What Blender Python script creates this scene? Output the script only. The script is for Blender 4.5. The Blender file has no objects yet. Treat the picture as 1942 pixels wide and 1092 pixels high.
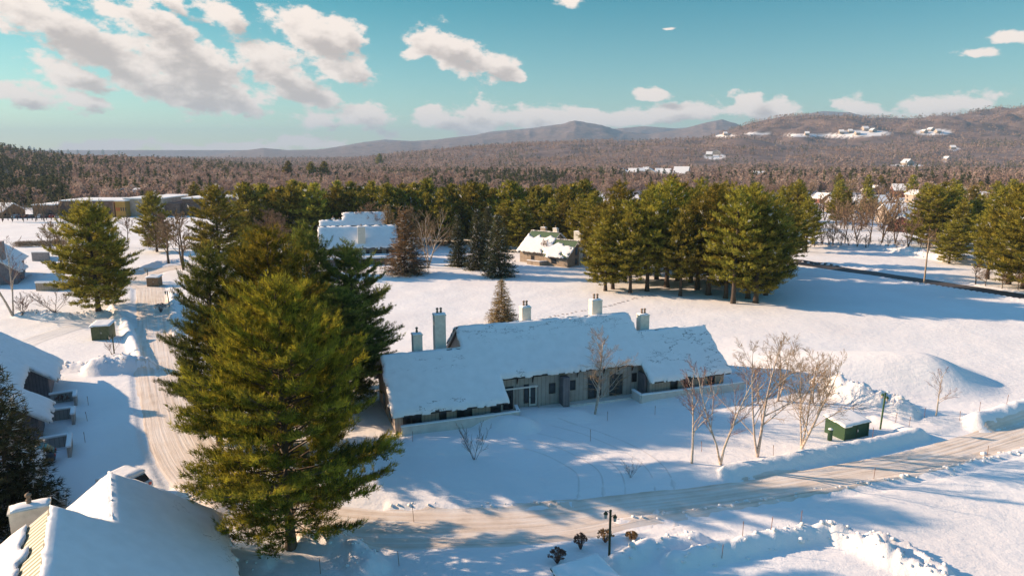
import bpy, math, random
import numpy as np
from mathutils import Vector, Matrix
R = math.radians
scene = bpy.context.scene
# ------------------------------------------------------------------ camera
FPX = 1295.0; PITCH = math.atan(246 / FPX); CAMH = 27.0
cam_d = bpy.data.cameras.new('camera'); cam = bpy.data.objects.new('camera', cam_d)
scene.collection.objects.link(cam)
cam_d.sensor_width = 36; cam_d.lens = 36 * FPX / 1942
cam_d.clip_start = 0.5; cam_d.clip_end = 40000
cam.location = (0, 0, CAMH); cam.rotation_euler = (R(90) - PITCH, 0, 0)
scene.camera = cam
# ------------------------------------------------------------------ light
SUN_EL = 21.0; LD = Vector((1, -0.25, 0)).normalized()       # direction the light travels on the ground
scene.view_settings.view_transform = 'Standard'; scene.view_settings.look = 'None'
scene.view_settings.gamma = 1.0; scene.view_settings.exposure = 1.14
sun_d = bpy.data.lights.new('sun', 'SUN'); sun = bpy.data.objects.new('sun', sun_d)
scene.collection.objects.link(sun)
sun_d.energy = 4.5; sun_d.angle = R(0.6); sun_d.color = (1.0, 0.71, 0.47)
ldir = Vector((LD.x * math.cos(R(SUN_EL)), LD.y * math.cos(R(SUN_EL)), -math.sin(R(SUN_EL))))
sun.rotation_euler = ldir.to_track_quat('-Z', 'Y').to_euler()
CX = dict(max_bounces=5, diffuse_bounces=3, glossy_bounces=2, transmission_bounces=3, transparent_max_bounces=8, volume_bounces=0)
for k, v in CX.items(): setattr(scene.cycles, k, v)
scene.cycles.sample_clamp_indirect = 4

F_ = np.array([0, math.cos(PITCH), -math.sin(PITCH)]); U_ = np.array([0, math.sin(PITCH), math.cos(PITCH)])
def ray(px, py): return np.array([(px - 971) / FPX, 0, 0]) + F_ + U_ * (546 - py) / FPX
def at(px, py, z=0.0):
    d = ray(px, py); t = (z - CAMH) / d[2]; return np.array([0, 0, CAMH]) + d * t
def uslope(px, py):
    d = ray(px, py); return d[0] / d[1], d[2] / d[1]

# ------------------------------------------------------------------ node helpers
def new_mat(name):
    m = bpy.data.materials.new(name); m.use_nodes = True
    nt = m.node_tree; nt.nodes.clear()
    out = nt.nodes.new('ShaderNodeOutputMaterial')
    return m, nt, out
def nd(nt, typ, **kw):
    n = nt.nodes.new(typ)
    for k, v in kw.items():
        if k.startswith('i_'):
            key = k[2:]; key = int(key) if key.isdigit() else key.replace('_', ' ')
            n.inputs[key].default_value = v
        else: setattr(n, k, v)
    return n
def mathn(nt, op, a, b=None, c=None, clamp=False):
    n = nt.nodes.new('ShaderNodeMath'); n.operation = op; n.use_clamp = clamp
    for i, v in enumerate((a, b, c)):
        if v is None: continue
        if isinstance(v, (int, float)): n.inputs[i].default_value = v
        else: nt.links.new(v, n.inputs[i])
    return n.outputs[0]
def mixc(nt, fac, a, b, blend='MIX'):
    n = nt.nodes.new('ShaderNodeMix'); n.data_type = 'RGBA'; n.blend_type = blend
    for i, v in ((0, fac), (6, a), (7, b)):
        if isinstance(v, (int, float)): n.inputs[i].default_value = v
        elif isinstance(v, tuple): n.inputs[i].default_value = v if len(v) == 4 else (*v, 1)
        else: nt.links.new(v, n.inputs[i])
    return n.outputs[2]

# ------------------------------------------------------------------ world: sky with clouds
world = bpy.data.worlds.new('World'); scene.world = world; world.use_nodes = True
def build_world():
    nt = world.node_tree; nt.nodes.clear(); L = nt.links.new
    out = nt.nodes.new('ShaderNodeOutputWorld'); bg = nt.nodes.new('ShaderNodeBackground')
    sky = nt.nodes.new('ShaderNodeTexSky'); sky.sky_type = 'NISHITA'; sky.sun_disc = False
    sky.sun_elevation = R(SUN_EL); sky.sun_rotation = math.atan2(-LD.x, -LD.y)
    sky.altitude = 200; sky.air_density = 1.0; sky.dust_density = 0.6; sky.ozone_density = 1.6
    tc = nt.nodes.new('ShaderNodeTexCoord')
    sep = nt.nodes.new('ShaderNodeSeparateXYZ'); L(tc.outputs['Generated'], sep.inputs[0])
    az = mathn(nt, 'ARCTAN2', sep.outputs[0], sep.outputs[1]); el = mathn(nt, 'ARCSINE', sep.outputs[2])
    # the photograph's teal grade of the visible sky
    elr = nt.nodes.new('ShaderNodeMapRange'); elr.inputs[1].default_value = 0.0; elr.inputs[2].default_value = 0.24
    L(el, elr.inputs[0])
    azr = nt.nodes.new('ShaderNodeMapRange'); azr.inputs[1].default_value = -0.75; azr.inputs[2].default_value = 0.3
    L(az, azr.inputs[0])
    tint_hi = mixc(nt, azr.outputs[0], TINT_HI_L, TINT_HI_R)
    tint = mixc(nt, elr.outputs[0], TINT_LO, tint_hi)
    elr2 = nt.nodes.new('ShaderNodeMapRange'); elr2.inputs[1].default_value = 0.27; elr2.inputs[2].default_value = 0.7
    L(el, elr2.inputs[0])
    tint = mixc(nt, elr2.outputs[0], tint, TINT_ZEN)  # unseen sky overhead tinted separately, to colour the fill light in the shade
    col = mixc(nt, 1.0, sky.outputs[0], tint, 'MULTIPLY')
    comb = nt.nodes.new('ShaderNodeCombineXYZ'); L(az, comb.inputs[0]); L(el, comb.inputs[1]); comb.inputs[2].default_value = 1
    # warp for ragged edges
    nz = nd(nt, 'ShaderNodeTexNoise', i_Scale=24.0, i_Detail=9.0, i_Roughness=0.66)
    mp = nt.nodes.new('ShaderNodeMapping'); mp.inputs['Scale'].default_value = (0.75, 1.25, 1); mp.inputs['Rotation'].default_value = (0, 0, 0.35)
    L(comb.outputs[0], mp.inputs[0]); L(mp.outputs[0], nz.inputs['Vector'])
    nz2 = nd(nt, 'ShaderNodeTexNoise', i_Scale=11.0, i_Detail=3.0, i_Roughness=0.5); L(mp.outputs[0], nz2.inputs['Vector'])
    v = nt.nodes.new('ShaderNodeVectorMath'); v.operation = 'SUBTRACT'; L(nz2.outputs['Color'], v.inputs[0]); v.inputs[1].default_value = (.5, .5, .5)
    v2 = nt.nodes.new('ShaderNodeVectorMath'); v2.operation = 'MULTIPLY'; L(v.outputs[0], v2.inputs[0]); v2.inputs[1].default_value = (.05, .035, 0)
    v3 = nt.nodes.new('ShaderNodeVectorMath'); L(v2.outputs[0], v3.inputs[0]); L(comb.outputs[0], v3.inputs[1])
    base = v3.outputs[0]
    v4 = nt.nodes.new('ShaderNodeVectorMath'); L(base, v4.inputs[0]); v4.inputs[1].default_value = (-.018, .017, 0)
    def field(vec, items):
        acc = None
        for (px, py, rx, ry, tilt) in items:
            d = ray(px, py); a0 = math.atan2(d[0], d[1]); e0 = math.asin(d[2] / np.linalg.norm(d))
            ax, ay = rx * 1.12 / 1330, ry * (1.28 if px < 760 else 1.1) / 1330; c, s = math.cos(R(tilt)), math.sin(R(tilt))
            v1 = (c / ax, s / ax, -(c * a0 + s * e0) / ax); w1 = (-s / ay, c / ay, -(-s * a0 + c * e0) / ay)
            p = nt.nodes.new('ShaderNodeVectorMath'); p.operation = 'DOT_PRODUCT'; L(vec, p.inputs[0]); p.inputs[1].default_value = v1
            q = nt.nodes.new('ShaderNodeVectorMath'); q.operation = 'DOT_PRODUCT'; L(vec, q.inputs[0]); q.inputs[1].default_value = w1
            r = mathn(nt, 'MULTIPLY_ADD', q.outputs['Value'], q.outputs['Value'], mathn(nt, 'MULTIPLY', p.outputs['Value'], p.outputs['Value']))
            acc = r if acc is None else mathn(nt, 'SMOOTH_MIN', acc, r, 0.35)
        return mathn(nt, 'SUBTRACT', 1.0, mathn(nt, 'SQRT', mathn(nt, 'MAXIMUM', acc, 0.0)))
    f1 = field(base, CLOUDS); f2 = field(v4.outputs[0], CLOUDS)
    vr = nt.nodes.new('ShaderNodeTexVoronoi'); vr.feature = 'SMOOTH_F1'; vr.inputs['Scale'].default_value = 38; vr.inputs['Smoothness'].default_value = .35
    vr.inputs['Detail'].default_value = 3.0; vr.inputs['Roughness'].default_value = .55; vr.normalize = True; L(mp.outputs[0], vr.inputs['Vector'])
    n0 = mathn(nt, 'SUBTRACT', nz.outputs['Fac'], 0.5); puff = mathn(nt, 'SUBTRACT', 0.30, vr.outputs['Distance'])
    dens = mathn(nt, 'ADD', mathn(nt, 'ADD', f1, mathn(nt, 'MULTIPLY', n0, 2.6)), mathn(nt, 'MULTIPLY', puff, 1.6))
    mr = nt.nodes.new('ShaderNodeMapRange'); mr.interpolation_type = 'SMOOTHSTEP'
    mr.inputs[1].default_value = 0.10; mr.inputs[2].default_value = 0.50; L(dens, mr.inputs[0])
    sh = mathn(nt, 'SUBTRACT', mathn(nt, 'ADD', f2, mathn(nt, 'MULTIPLY', n0, 1.6)), mathn(nt, 'MULTIPLY', puff, 1.2))
    mr2 = nt.nodes.new('ShaderNodeMapRange'); mr2.interpolation_type = 'SMOOTHSTEP'
    mr2.inputs[1].default_value = 0.25; mr2.inputs[2].default_value = 0.95; L(sh, mr2.inputs[0])
    cc = mixc(nt, mr2.outputs[0], CLOUD_LIT, CLOUD_SHADE)  # cloud shading painted in: shaded cores shifted away from the sun
    fin = mixc(nt, mathn(nt, 'MULTIPLY', mr.outputs[0], 0.94), col, cc)
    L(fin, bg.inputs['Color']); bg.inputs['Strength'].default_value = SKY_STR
    L(bg.outputs[0], out.inputs[0])
SKY_STR = 0.085
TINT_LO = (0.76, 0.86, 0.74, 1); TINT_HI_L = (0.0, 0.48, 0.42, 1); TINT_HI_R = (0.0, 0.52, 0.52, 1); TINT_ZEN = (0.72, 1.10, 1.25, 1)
CLOUD_LIT = (6.4, 5.4, 4.7, 1); CLOUD_SHADE = (3.5, 2.85, 2.5, 1)
CLOUDS = [(60, 30, 120, 34, -22), (150, 70, 110, 40, -25), (210, 110, 90, 34, -30), (150, 140, 85, 24, -20), (45, 178, 80, 22, -10),
          (165, 190, 42, 15, -20), (300, 60, 105, 42, -35), (360, 120, 130, 46, -28), (350, 165, 140, 34, -8), (440, 185, 80, 26, -12),
          (330, 10, 110, 16, -28), (430, 40, 70, 22, -30), (520, 130, 110, 40, -25), (590, 70, 100, 34, -15), (650, 65, 50, 26, -10),
          (570, 165, 80, 24, -25), (655, 130, 62, 32, -20), (600, 228, 46, 20, -5), (700, 228, 70, 24, -12), (850, 92, 100, 34, -22),
          (920, 115, 85, 22, -15), (790, 95, 34, 16, 0), (960, 135, 60, 14, -18), (820, 230, 62, 28, 5), (930, 218, 90, 28, -8), (870, 240, 100, 28, 0), (1010, 222, 80, 26, 5), (1100, 220, 140, 20, 2),
          (1245, 178, 40, 11, -8), (1250, 218, 140, 22, 2), (1412, 194, 34, 24, 0), (1390, 213, 120, 22, 2), (1640, 203, 70, 20, -8),
          (1790, 198, 85, 26, 0), (1870, 102, 34, 9, -5), (1915, 70, 28, 10, -10), (420, 280, 230, 13, 3), (560, 270, 85, 12, 0), (230, 282, 150, 10, 2), (1275, 52, 14, 5, 0), (1090, 3, 26, 8, 0)]
build_world()
world.cycles.sampling_method = 'MANUAL'; world.cycles.sample_map_resolution = 512

# ------------------------------------------------------------------ numpy noise
def _h(ix, iy, seed):
    n = (ix.astype(np.int64) * 374761393 + iy.astype(np.int64) * 668265263 + seed * 1442695041) & 0x7fffffff
    n = ((n ^ (n >> 13)) * 1274126177) & 0x7fffffff
    return ((n ^ (n >> 16)) & 0xffff) / 65535.0
def vnoise(x, y, seed=0):
    x = np.asarray(x, float); y = np.asarray(y, float)
    ix = np.floor(x); iy = np.floor(y); fx = x - ix; fy = y - iy
    fx = fx * fx * (3 - 2 * fx); fy = fy * fy * (3 - 2 * fy)
    a = _h(ix, iy, seed); b = _h(ix + 1, iy, seed); c = _h(ix, iy + 1, seed); d = _h(ix + 1, iy + 1, seed)
    return (a + (b - a) * fx) * (1 - fy) + (c + (d - c) * fx) * fy
def fbm(x, y, seed=0, oct=4):
    s = 0; amp = .5; tot = 0
    for i in range(oct):
        s = s + amp * vnoise(x * 2 ** i, y * 2 ** i, seed + i * 17); tot += amp; amp *= .5
    return s / tot
def sstep(a, b, x):
    t = np.clip((x - a) / (b - a), 0, 1); return t * t * (3 - 2 * t)

# ------------------------------------------------------------------ terrain
def P2(pts): return [tuple(at(*p)[:2]) for p in pts]
MAIN_ROAD = P2([(285, 545), (290, 580), (295, 630), (303, 690), (318, 760), (340, 830), (385, 900), (470, 960), (600, 990), (740, 1003), (900, 1000), (1050, 990), (1174, 969), (1391, 940), (1611, 902), (1762, 872), (1942, 818), (2150, 750)])
SIDE_ROAD = P2([(285, 545), (262, 532), (285, 517), (345, 506), (420, 500)])
LOT_ROAD = P2([(296, 622), (240, 610), (150, 622), (60, 648), (20, 670)])
ASPHALT = P2([(1380, 481), (1505, 499), (1697, 526), (1800, 543), (1942, 565), (2150, 600)])
TRACKS = P2([(1150, 985), (1165, 940), (1150, 890), (1080, 850), (1010, 830)])
BANKS = [  # polyline (pixels on the ground), height, half width, lumpiness
    ([(1385, 903), (1500, 880), (1620, 856), (1740, 829)], .85, 1.15, .3), ([(1740, 829), (1700, 812), (1660, 800)], .5, 1.0, .3),
    ([(1174, 990), (1325, 973), (1611, 927), (1762, 901), (1876, 872), (1960, 850)], .3, .6, .5), ([(1850, 808), (1942, 782), (2100, 745)], 1.3, 1.6, .3),
    ([(1592, 752), (1650, 772), (1712, 788)], 1.9, 2.4, .85), ([(1560, 745), (1600, 760)], 1.0, 2.0, .8),
    ([(1280, 1075), (1400, 1050), (1480, 1030), (1565, 1018)], .95, 1.0, .6), ([(1570, 1016), (1640, 1045), (1700, 1072), (1800, 1115)], 1.0, 1.1, .95),
    ([(1650, 1030), (1720, 1052), (1790, 1095)], .8, .9, .9), ([(1170, 1075), (1230, 1048), (1320, 1032)], .8, 1.1, .5),
    ([(600, 1028), (660, 1042), (700, 1080)], .9, 1.6, .5), ([(560, 1012), (640, 1012)], .5, 1.0, .5), ([(430, 1060), (500, 1075)], .5, 1.0, .5),
    ([(213, 590), (240, 622), (256, 660), (270, 700)], 1.1, 1.1, .4), ([(190, 706), (230, 704), (272, 702)], 1.9, 2.2, .5),
    ([(120, 702), (180, 702)], .9, 1.6, .8), ([(40, 603), (130, 606), (235, 600)], 1.1, 1.3, .7), ([(345, 497), (300, 503), (250, 520)], 1.0, 1.1, .3),
    ([(740, 962), (850, 963), (1000, 960), (1080, 955)], .28, .5, .8), ([(325, 560), (330, 600), (335, 640)], .7, 1.0, .5),
    ([(925, 803), (990, 812)], .9, 2.2, .3), ([(790, 850), (880, 850)], .4, 2.4, .3), ([(1000, 790), (1090, 790)], .45, 2.6, .3), ([(1230, 762), (1330, 760)], .4, 2.4, .3),
    ([(1700, 478), (1750, 488), (1840, 500)], 2.0, 3.5, .7), ([(1480, 463), (1600, 470), (1700, 474)], 1.2, 2.2, .7),
    ([(1480, 506), (1697, 534), (1942, 573)], .5, 1.0, .3), ([(1480, 494), (1697, 518), (1942, 558)], .5, 1.0, .3), ([(380, 1000), (420, 960), (350, 930)], .4, 1.2, .6),
    ([(60, 528), (110, 528), (180, 530)], 1.0, 1.5, .5), ([(1760, 800), (1850, 800)], .35, 1.2, .4)]
BANKS = [(P2(p), h, w, l) for p, h, w, l in BANKS]
def dist_poly(x, y, pts):
    best = np.full(np.shape(x), 1e9)
    for (x0, y0), (x1, y1) in zip(pts[:-1], pts[1:]):
        dx, dy = x1 - x0, y1 - y0; t = np.clip(((x - x0) * dx + (y - y0) * dy) / (dx * dx + dy * dy), 0, 1)
        best = np.minimum(best, np.hypot(x - x0 - t * dx, y - y0 - t * dy))
    return best
RIDGES = [  # skyline pixels, distance R, start of the slope, tree height
    ([(300, 300), (400, 295), (430, 290), (500, 281), (545, 285), (600, 284), (640, 280), (700, 271), (760, 268), (800, 269), (850, 262), (930, 254), (1000, 247), (1050, 239), (1090, 231), (1130, 236), (1180, 250), (1230, 255), (1290, 246), (1340, 233), (1370, 227), (1410, 240), (1500, 262), (2300, 280)], 8000, 5000, 0),
    ([(600, 285), (690, 270), (730, 265), (780, 268), (880, 262), (930, 250), (1010, 243), (1060, 236), (1150, 246), (1220, 240), (1280, 244), (1350, 240), (1400, 245), (1480, 226), (1560, 211), (1610, 213), (1700, 235), (2300, 240)], 10000, 8300, 0),
    ([(1250, 300), (1310, 272), (1390, 243), (1430, 230), (1480, 221), (1530, 216), (1600, 216), (1650, 222), (1720, 226), (1800, 224), (1850, 217), (1900, 208), (1942, 205), (2200, 190), (2600, 200)], 3600, 1900, 10),
    ([(560, 316), (640, 305), (720, 295), (800, 287), (900, 279), (1000, 274), (1100, 270), (1200, 268), (1300, 264), (1400, 262), (1700, 262), (2600, 262)], 3000, 1300, 9),
    ([(-500, 230), (-200, 250), (0, 270), (60, 281), (130, 288), (230, 290), (300, 294), (400, 301), (500, 310), (600, 317), (700, 322), (900, 330)], 1300, 480, 14),
    ([(-500, 240), (-200, 252), (0, 292), (60, 314), (110, 335), (150, 352), (200, 372), (260, 385)], 700, 400, 13)]
_RU = []
for pts, Rr, R0, th in RIDGES:
    us = [uslope(*p)[0] for p in pts]; zs = [CAMH + uslope(*p)[1] * Rr - th for p in pts]
    _RU.append((np.array(us), np.array(zs), Rr, R0))
M1C = at(1745, 722)[:2]
def ground_z(x, y):
    x = np.asarray(x, float); y = np.asarray(y, float); sh = np.broadcast(x, y).shape
    x = np.broadcast_to(x, sh).ravel(); y = np.broadcast_to(y, sh).ravel()
    z = (fbm(x / 9, y / 9, 3, 3) - .5) * .34 + (fbm(x / 1.7, y / 1.7, 5, 2) - .5) * .05
    near = y < 300
    if near.any():
        xn = x[near]; yn = y[near]
        dr = np.minimum(dist_poly(xn, yn, MAIN_ROAD), dist_poly(xn, yn, SIDE_ROAD))
        zn = z[near] * sstep(2.0, 5.0, dr)
        zn = zn + 0.2 * sstep(2.95, 3.7, dr)
        lum = fbm(xn / .9, yn / .9, 11, 3); lum2 = vnoise(xn / .45, yn / .45, 12)
        lb = vnoise(xn / 3.1, yn / 3.1, 14)
        hb = np.zeros(xn.shape)
        for pts, h, w, l in BANKS:
            d = dist_poly(xn, yn, pts); g = np.clip(1 - (d / (w * (1 + .5 * l * (lb - .5)))) ** 2, 0, 1) ** 1.3
            hb = np.maximum(hb, g * h * (1 - l * .6 + l * 1.1 * lum * (.7 + .6 * lb) + l * .22 * (lum2 - .5)))
        zn = zn + hb
        # mound with a steep far-right flank
        ca, sa = math.cos(R(-8)), math.sin(R(-8)); ex = (xn - M1C[0]) * ca + (yn - M1C[1]) * sa; ey = -(xn - M1C[0]) * sa + (yn - M1C[1]) * ca
        rr = np.hypot(ex / np.where(ex > 0, 9.5, 22), ey / np.where(ey > 0, 13, 9.0))
        zn = zn + 3.0 * (1 - sstep(0.0, 1, np.minimum(rr, 1)))
        # gentle rise at the right of the long house
        zn = zn + 1.0 * np.exp(-((xn - 36) / 9) ** 2 - ((yn - 84) / 10) ** 2)
        z[near] = zn
    far = y > 350
    if far.any():
        xf = x[far]; yf = y[far]; u = xf / yf; zf = np.zeros(xf.shape)
        bump = fbm(xf / 420, yf / 420, 21, 4)
        for us, zs, Rr, R0 in _RU:
            zr = np.interp(u, us, zs)
            t = np.clip((yf - R0) / (Rr - R0), 0, 1)
            bm = (bump - .5) * .5 if Rr > 7500 else (bump - .5) * 1.6 + (fbm(xf / 160, yf / 160, 23, 3) - .5) * .7
            g = np.where(t < 1, (t * t * (3 - 2 * t)) * (1 + bm * t * (1 - t) * 2.6), np.clip(1 - (yf - Rr) / (Rr * .35), 0, 1))
            if Rr > 7500: g = g * (1 - .10 * np.abs(vnoise(u * 60, yf / 900, 31) - .5) * (t < .97))
            zf = np.maximum(zf, zr * g)
        z[far] = z[far] + zf
    return z.reshape(sh)
def gz(x, y): return float(ground_z(np.array([x]), np.array([y]))[0])
def hit(px, py):
    """point of the ground seen at a pixel, hills included"""
    u, s = uslope(px, py); ys = np.exp(np.linspace(math.log(25), math.log(14000), 1500))
    zz = ground_z(u * ys, ys); below = np.nonzero(CAMH + s * ys <= zz)[0]
    if len(below) == 0: i = len(ys) - 1
    else: i = below[0]
    return np.array([u * ys[i], ys[i], zz[i]])

# ------------------------------------------------------------------ mesh helpers
def link(o, parent=None):
    scene.collection.objects.link(o)
    if parent is not None: o.parent = parent
    return o
def np_mesh(name, V, F, mat=None, parent=None, fattr=None, smooth=False, uv=None):
    """V (n,3); F list of int arrays (k,3)/(k,4)"""
    me = bpy.data.meshes.new(name); V = np.asarray(V, np.float32)
    if not isinstance(F, list): F = [F]
    F = [np.asarray(f, np.int32) for f in F if len(f)]
    me.vertices.add(len(V)); me.vertices.foreach_set('co', V.ravel())
    idx = np.concatenate([f.ravel() for f in F]); tot = np.concatenate([np.full(len(f), f.shape[1], np.int32) for f in F])
    me.loops.add(len(idx)); me.loops.foreach_set('vertex_index', idx)
    me.polygons.add(len(tot)); st = np.concatenate([[0], np.cumsum(tot)[:-1]]).astype(np.int32)
    me.polygons.foreach_set('loop_start', st); me.polygons.foreach_set('loop_total', tot)
    if smooth: me.polygons.foreach_set('use_smooth', np.ones(len(tot), bool))
    if fattr is not None:
        for an, (dom, arr) in fattr.items():
            a = me.attributes.new(an, 'FLOAT', dom); a.data.foreach_set('value', np.asarray(arr, np.float32))
    if uv is not None:
        ul = me.uv_layers.new(name='UVMap'); ul.data.foreach_set('uv', np.asarray(uv, np.float32)[idx].ravel())
    me.update(calc_edges=True); me.validate(clean_customdata=False)
    if mat: me.materials.append(mat)
    o = bpy.data.objects.new(name, me); link(o, parent)
    return o
class MB:
    def __init__(s): s.v = []; s.f = []
    def add(s, vs, fs):
        n = len(s.v); s.v += [tuple(v) for v in vs]; s.f += [tuple(n + i for i in f) for f in fs]; return s
    def box(s, x0, y0, z0, x1, y1, z1):
        vs = [(x, y, z) for z in (z0, z1) for y in (y0, y1) for x in (x0, x1)]
        return s.add(vs, [(0, 2, 3, 1), (4, 5, 7, 6), (0, 1, 5, 4), (2, 6, 7, 3), (0, 4, 6, 2), (1, 3, 7, 5)])
    def prism_x(s, poly, x0, x1):
        """poly of (y,z), extruded along x"""
        n = len(poly); vs = [(x0, p[0], p[1]) for p in poly] + [(x1, p[0], p[1]) for p in poly]
        return s.add(vs, [tuple(range(n))[::-1], tuple(range(n, 2 * n))] + [(i, (i + 1) % n, n + (i + 1) % n, n + i) for i in range(n)])
    def prism_y(s, poly, y0, y1):
        n = len(poly); vs = [(p[0], y0, p[1]) for p in poly] + [(p[0], y1, p[1]) for p in poly]
        return s.add(vs, [tuple(range(n)), tuple(range(n, 2 * n))[::-1]] + [(i, n + i, n + (i + 1) % n, (i + 1) % n) for i in range(n)])
    def prism_z(s, poly, z0, z1):
        n = len(poly); vs = [(p[0], p[1], z0) for p in poly] + [(p[0], p[1], z1) for p in poly]
        return s.add(vs, [tuple(range(n))[::-1], tuple(range(n, 2 * n))] + [(i, (i + 1) % n, n + (i + 1) % n, n + i) for i in range(n)])
    def tube(s, p0, p1, r0, r1, n=8, cap=True):
        p0 = Vector(p0); p1 = Vector(p1); d = (p1 - p0).normalized(); a = d.orthogonal().normalized(); b = d.cross(a)
        vs = [p + (a * math.cos(2 * math.pi * i / n) + b * math.sin(2 * math.pi * i / n)) * r for p, r in ((p0, r0), (p1, r1)) for i in range(n)]
        fs = [(i, (i + 1) % n, n + (i + 1) % n, n + i) for i in range(n)]
        if cap: fs += [tuple(range(n))[::-1], tuple(range(n, 2 * n))]
        return s.add(vs, fs)
    def lathe(s, prof, c=(0, 0, 0), n=12):
        vs = [(c[0] + r * math.cos(2 * math.pi * i / n), c[1] + r * math.sin(2 * math.pi * i / n), c[2] + z) for r, z in prof for i in range(n)]
        fs = [(k * n + i, k * n + (i + 1) % n, (k + 1) * n + (i + 1) % n, (k + 1) * n + i) for k in range(len(prof) - 1) for i in range(n)]
        fs += [tuple(range(n))[::-1], tuple(range((len(prof) - 1) * n, len(prof) * n))]
        return s.add(vs, fs)
    def build(s, name, mat, parent=None, bevel=0, smooth=False):
        me = bpy.data.meshes.new(name); me.from_pydata(s.v, [], s.f); me.update()
        if mat: me.materials.append(mat)
        if smooth: me.polygons.foreach_set('use_smooth', [True] * len(me.polygons))
        o = bpy.data.objects.new(name, me); link(o, parent)
        if bevel:
            b = o.modifiers.new('bevel', 'BEVEL'); b.width = bevel; b.segments = 2; b.limit_method = 'ANGLE'
        return o
def thing(name, label, cat, loc=(0, 0, 0), rz=0.0, group=None, scale=None):
    o = bpy.data.objects.new(name, None); o.location = loc; o.rotation_euler = (0, 0, rz); o.empty_display_size = .3
    if scale: o.scale = scale
    link(o); return tag(o, label, cat, group)
def tag(o, label=None, cat=None, group=None, kind=None):
    if label: o['label'] = label
    if cat: o['category'] = cat
    if group: o['group'] = group
    if kind: o['kind'] = kind
    return o
ORD = ['first', 'second', 'third', 'fourth', 'fifth', 'sixth', 'seventh', 'eighth', 'ninth', 'tenth', 'eleventh', 'twelfth', 'thirteenth', 'fourteenth', 'fifteenth', 'sixteenth', 'seventeenth', 'eighteenth', 'nineteenth', 'twentieth']
def ordn(i):
    if i < 20: return ORD[i]
    n = i + 1; suf = 'th' if 10 <= n % 100 <= 20 else {1: 'st', 2: 'nd', 3: 'rd'}.get(n % 10, 'th')
    return '%d%s' % (n, suf)

# ------------------------------------------------------------------ materials
def bsdf(nt, out, rough=.8, **kw):
    b = nt.nodes.new('ShaderNodeBsdfPrincipled'); b.inputs['Roughness'].default_value = rough
    b.inputs['Specular IOR Level'].default_value = kw.get('spec', .3)
    nt.links.new(b.outputs[0], out.inputs[0]); return b
def noise(nt, scale, detail=4, rough=.55, coord='Object', dist=0, mscale=None):
    tc = nt.nodes.new('ShaderNodeTexCoord'); n = nd(nt, 'ShaderNodeTexNoise', i_Scale=scale, i_Detail=detail, i_Roughness=rough, i_Distortion=dist)
    if mscale:
        mp = nt.nodes.new('ShaderNodeMapping'); mp.inputs['Scale'].default_value = mscale
        nt.links.new(tc.outputs[coord], mp.inputs[0]); nt.links.new(mp.outputs[0], n.inputs['Vector'])
    else: nt.links.new(tc.outputs[coord], n.inputs['Vector'])
    return n
def ramp(nt, fac, stops):
    r = nt.nodes.new('ShaderNodeValToRGB'); e = r.color_ramp.elements
    while len(e) < len(stops): e.new(.5)
    for i, (p, c) in enumerate(stops): e[i].position = p; e[i].color = (*c, 1)
    nt.links.new(fac, r.inputs[0]); return r.outputs[0]
def bump(nt, h, strength, dist, b):
    n = nt.nodes.new('ShaderNodeBump'); n.inputs['Strength'].default_value = strength; n.inputs['Distance'].default_value = dist
    nt.links.new(h, n.inputs['Height']); nt.links.new(n.outputs[0], b.inputs['Normal'])
def simple(name, c1, c2, scale=3, rough=.8, bstr=.2, bdist=.02, detail=4, mscale=None, spec=.3, metal=0):
    m, nt, out = new_mat(name); b = bsdf(nt, out, rough, spec=spec); n = noise(nt, scale, detail, mscale=mscale)
    nt.links.new(ramp(nt, n.outputs['Fac'], [(.32, c1), (.68, c2)]), b.inputs['Base Color'])
    b.inputs['Metallic'].default_value = metal
    if bstr: bump(nt, n.outputs['Fac'], bstr, bdist, b)
    return m
def mat_ground():
    m, nt, out = new_mat('snow_ground'); b = bsdf(nt, out, .75, spec=.25); L = nt.links.new
    n1 = noise(nt, 1.3, 6, .6); n2 = noise(nt, .08, 4, .5); n3 = noise(nt, .02, 5, .65); n4 = noise(nt, 7, 3, .6); n5 = noise(nt, .55, 5, .6, mscale=(.6, 2.2, 1), dist=.6)
    snow = ramp(nt, n2.outputs['Fac'], [(.3, (.80, .775, .77)), (.7, (.86, .85, .85))])
    at_ = nd(nt, 'ShaderNodeAttribute', attribute_name='forest')
    wood = ramp(nt, n3.outputs['Fac'], [(.30, (.06, .06, .05)), (.42, (.15, .105, .09)), (.62, (.22, .155, .13)), (.82, (.42, .36, .34))])
    fac = at_.outputs['Fac']
    L(mixc(nt, fac, snow, wood), b.inputs['Base Color'])
    h = mathn(nt, 'ADD', mathn(nt, 'MULTIPLY', n1.outputs['Fac'], 1.0), mathn(nt, 'ADD', mathn(nt, 'MULTIPLY', n4.outputs['Fac'], .25), mathn(nt, 'MULTIPLY', n5.outputs['Fac'], 1.1)))
    bump(nt, h, .5, .16, b)
    return m
def mat_snow(name='roof_snow', c1=(.80, .79, .79), c2=(.88, .87, .87), rough=.7):
    m, nt, out = new_mat(name); b = bsdf(nt, out, rough, spec=.25)
    n = noise(nt, 1.1, 6, .6); n2 = noise(nt, .55, 5, .62, mscale=(.55, 1.5, 1)); a = nd(nt, 'ShaderNodeAttribute', attribute_name='crack')
    w = mathn(nt, 'MULTIPLY', a.outputs['Fac'], .0065); line = mathn(nt, 'LESS_THAN', mathn(nt, 'ABSOLUTE', mathn(nt, 'SUBTRACT', n2.outputs['Fac'], .5)), w)
    nt.links.new(mixc(nt, line, ramp(nt, n.outputs['Fac'], [(.3, c1), (.7, c2)]), (.30, .28, .28, 1)), b.inputs['Base Color']); bump(nt, n.outputs['Fac'], .35, .12, b)
    return m
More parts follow.
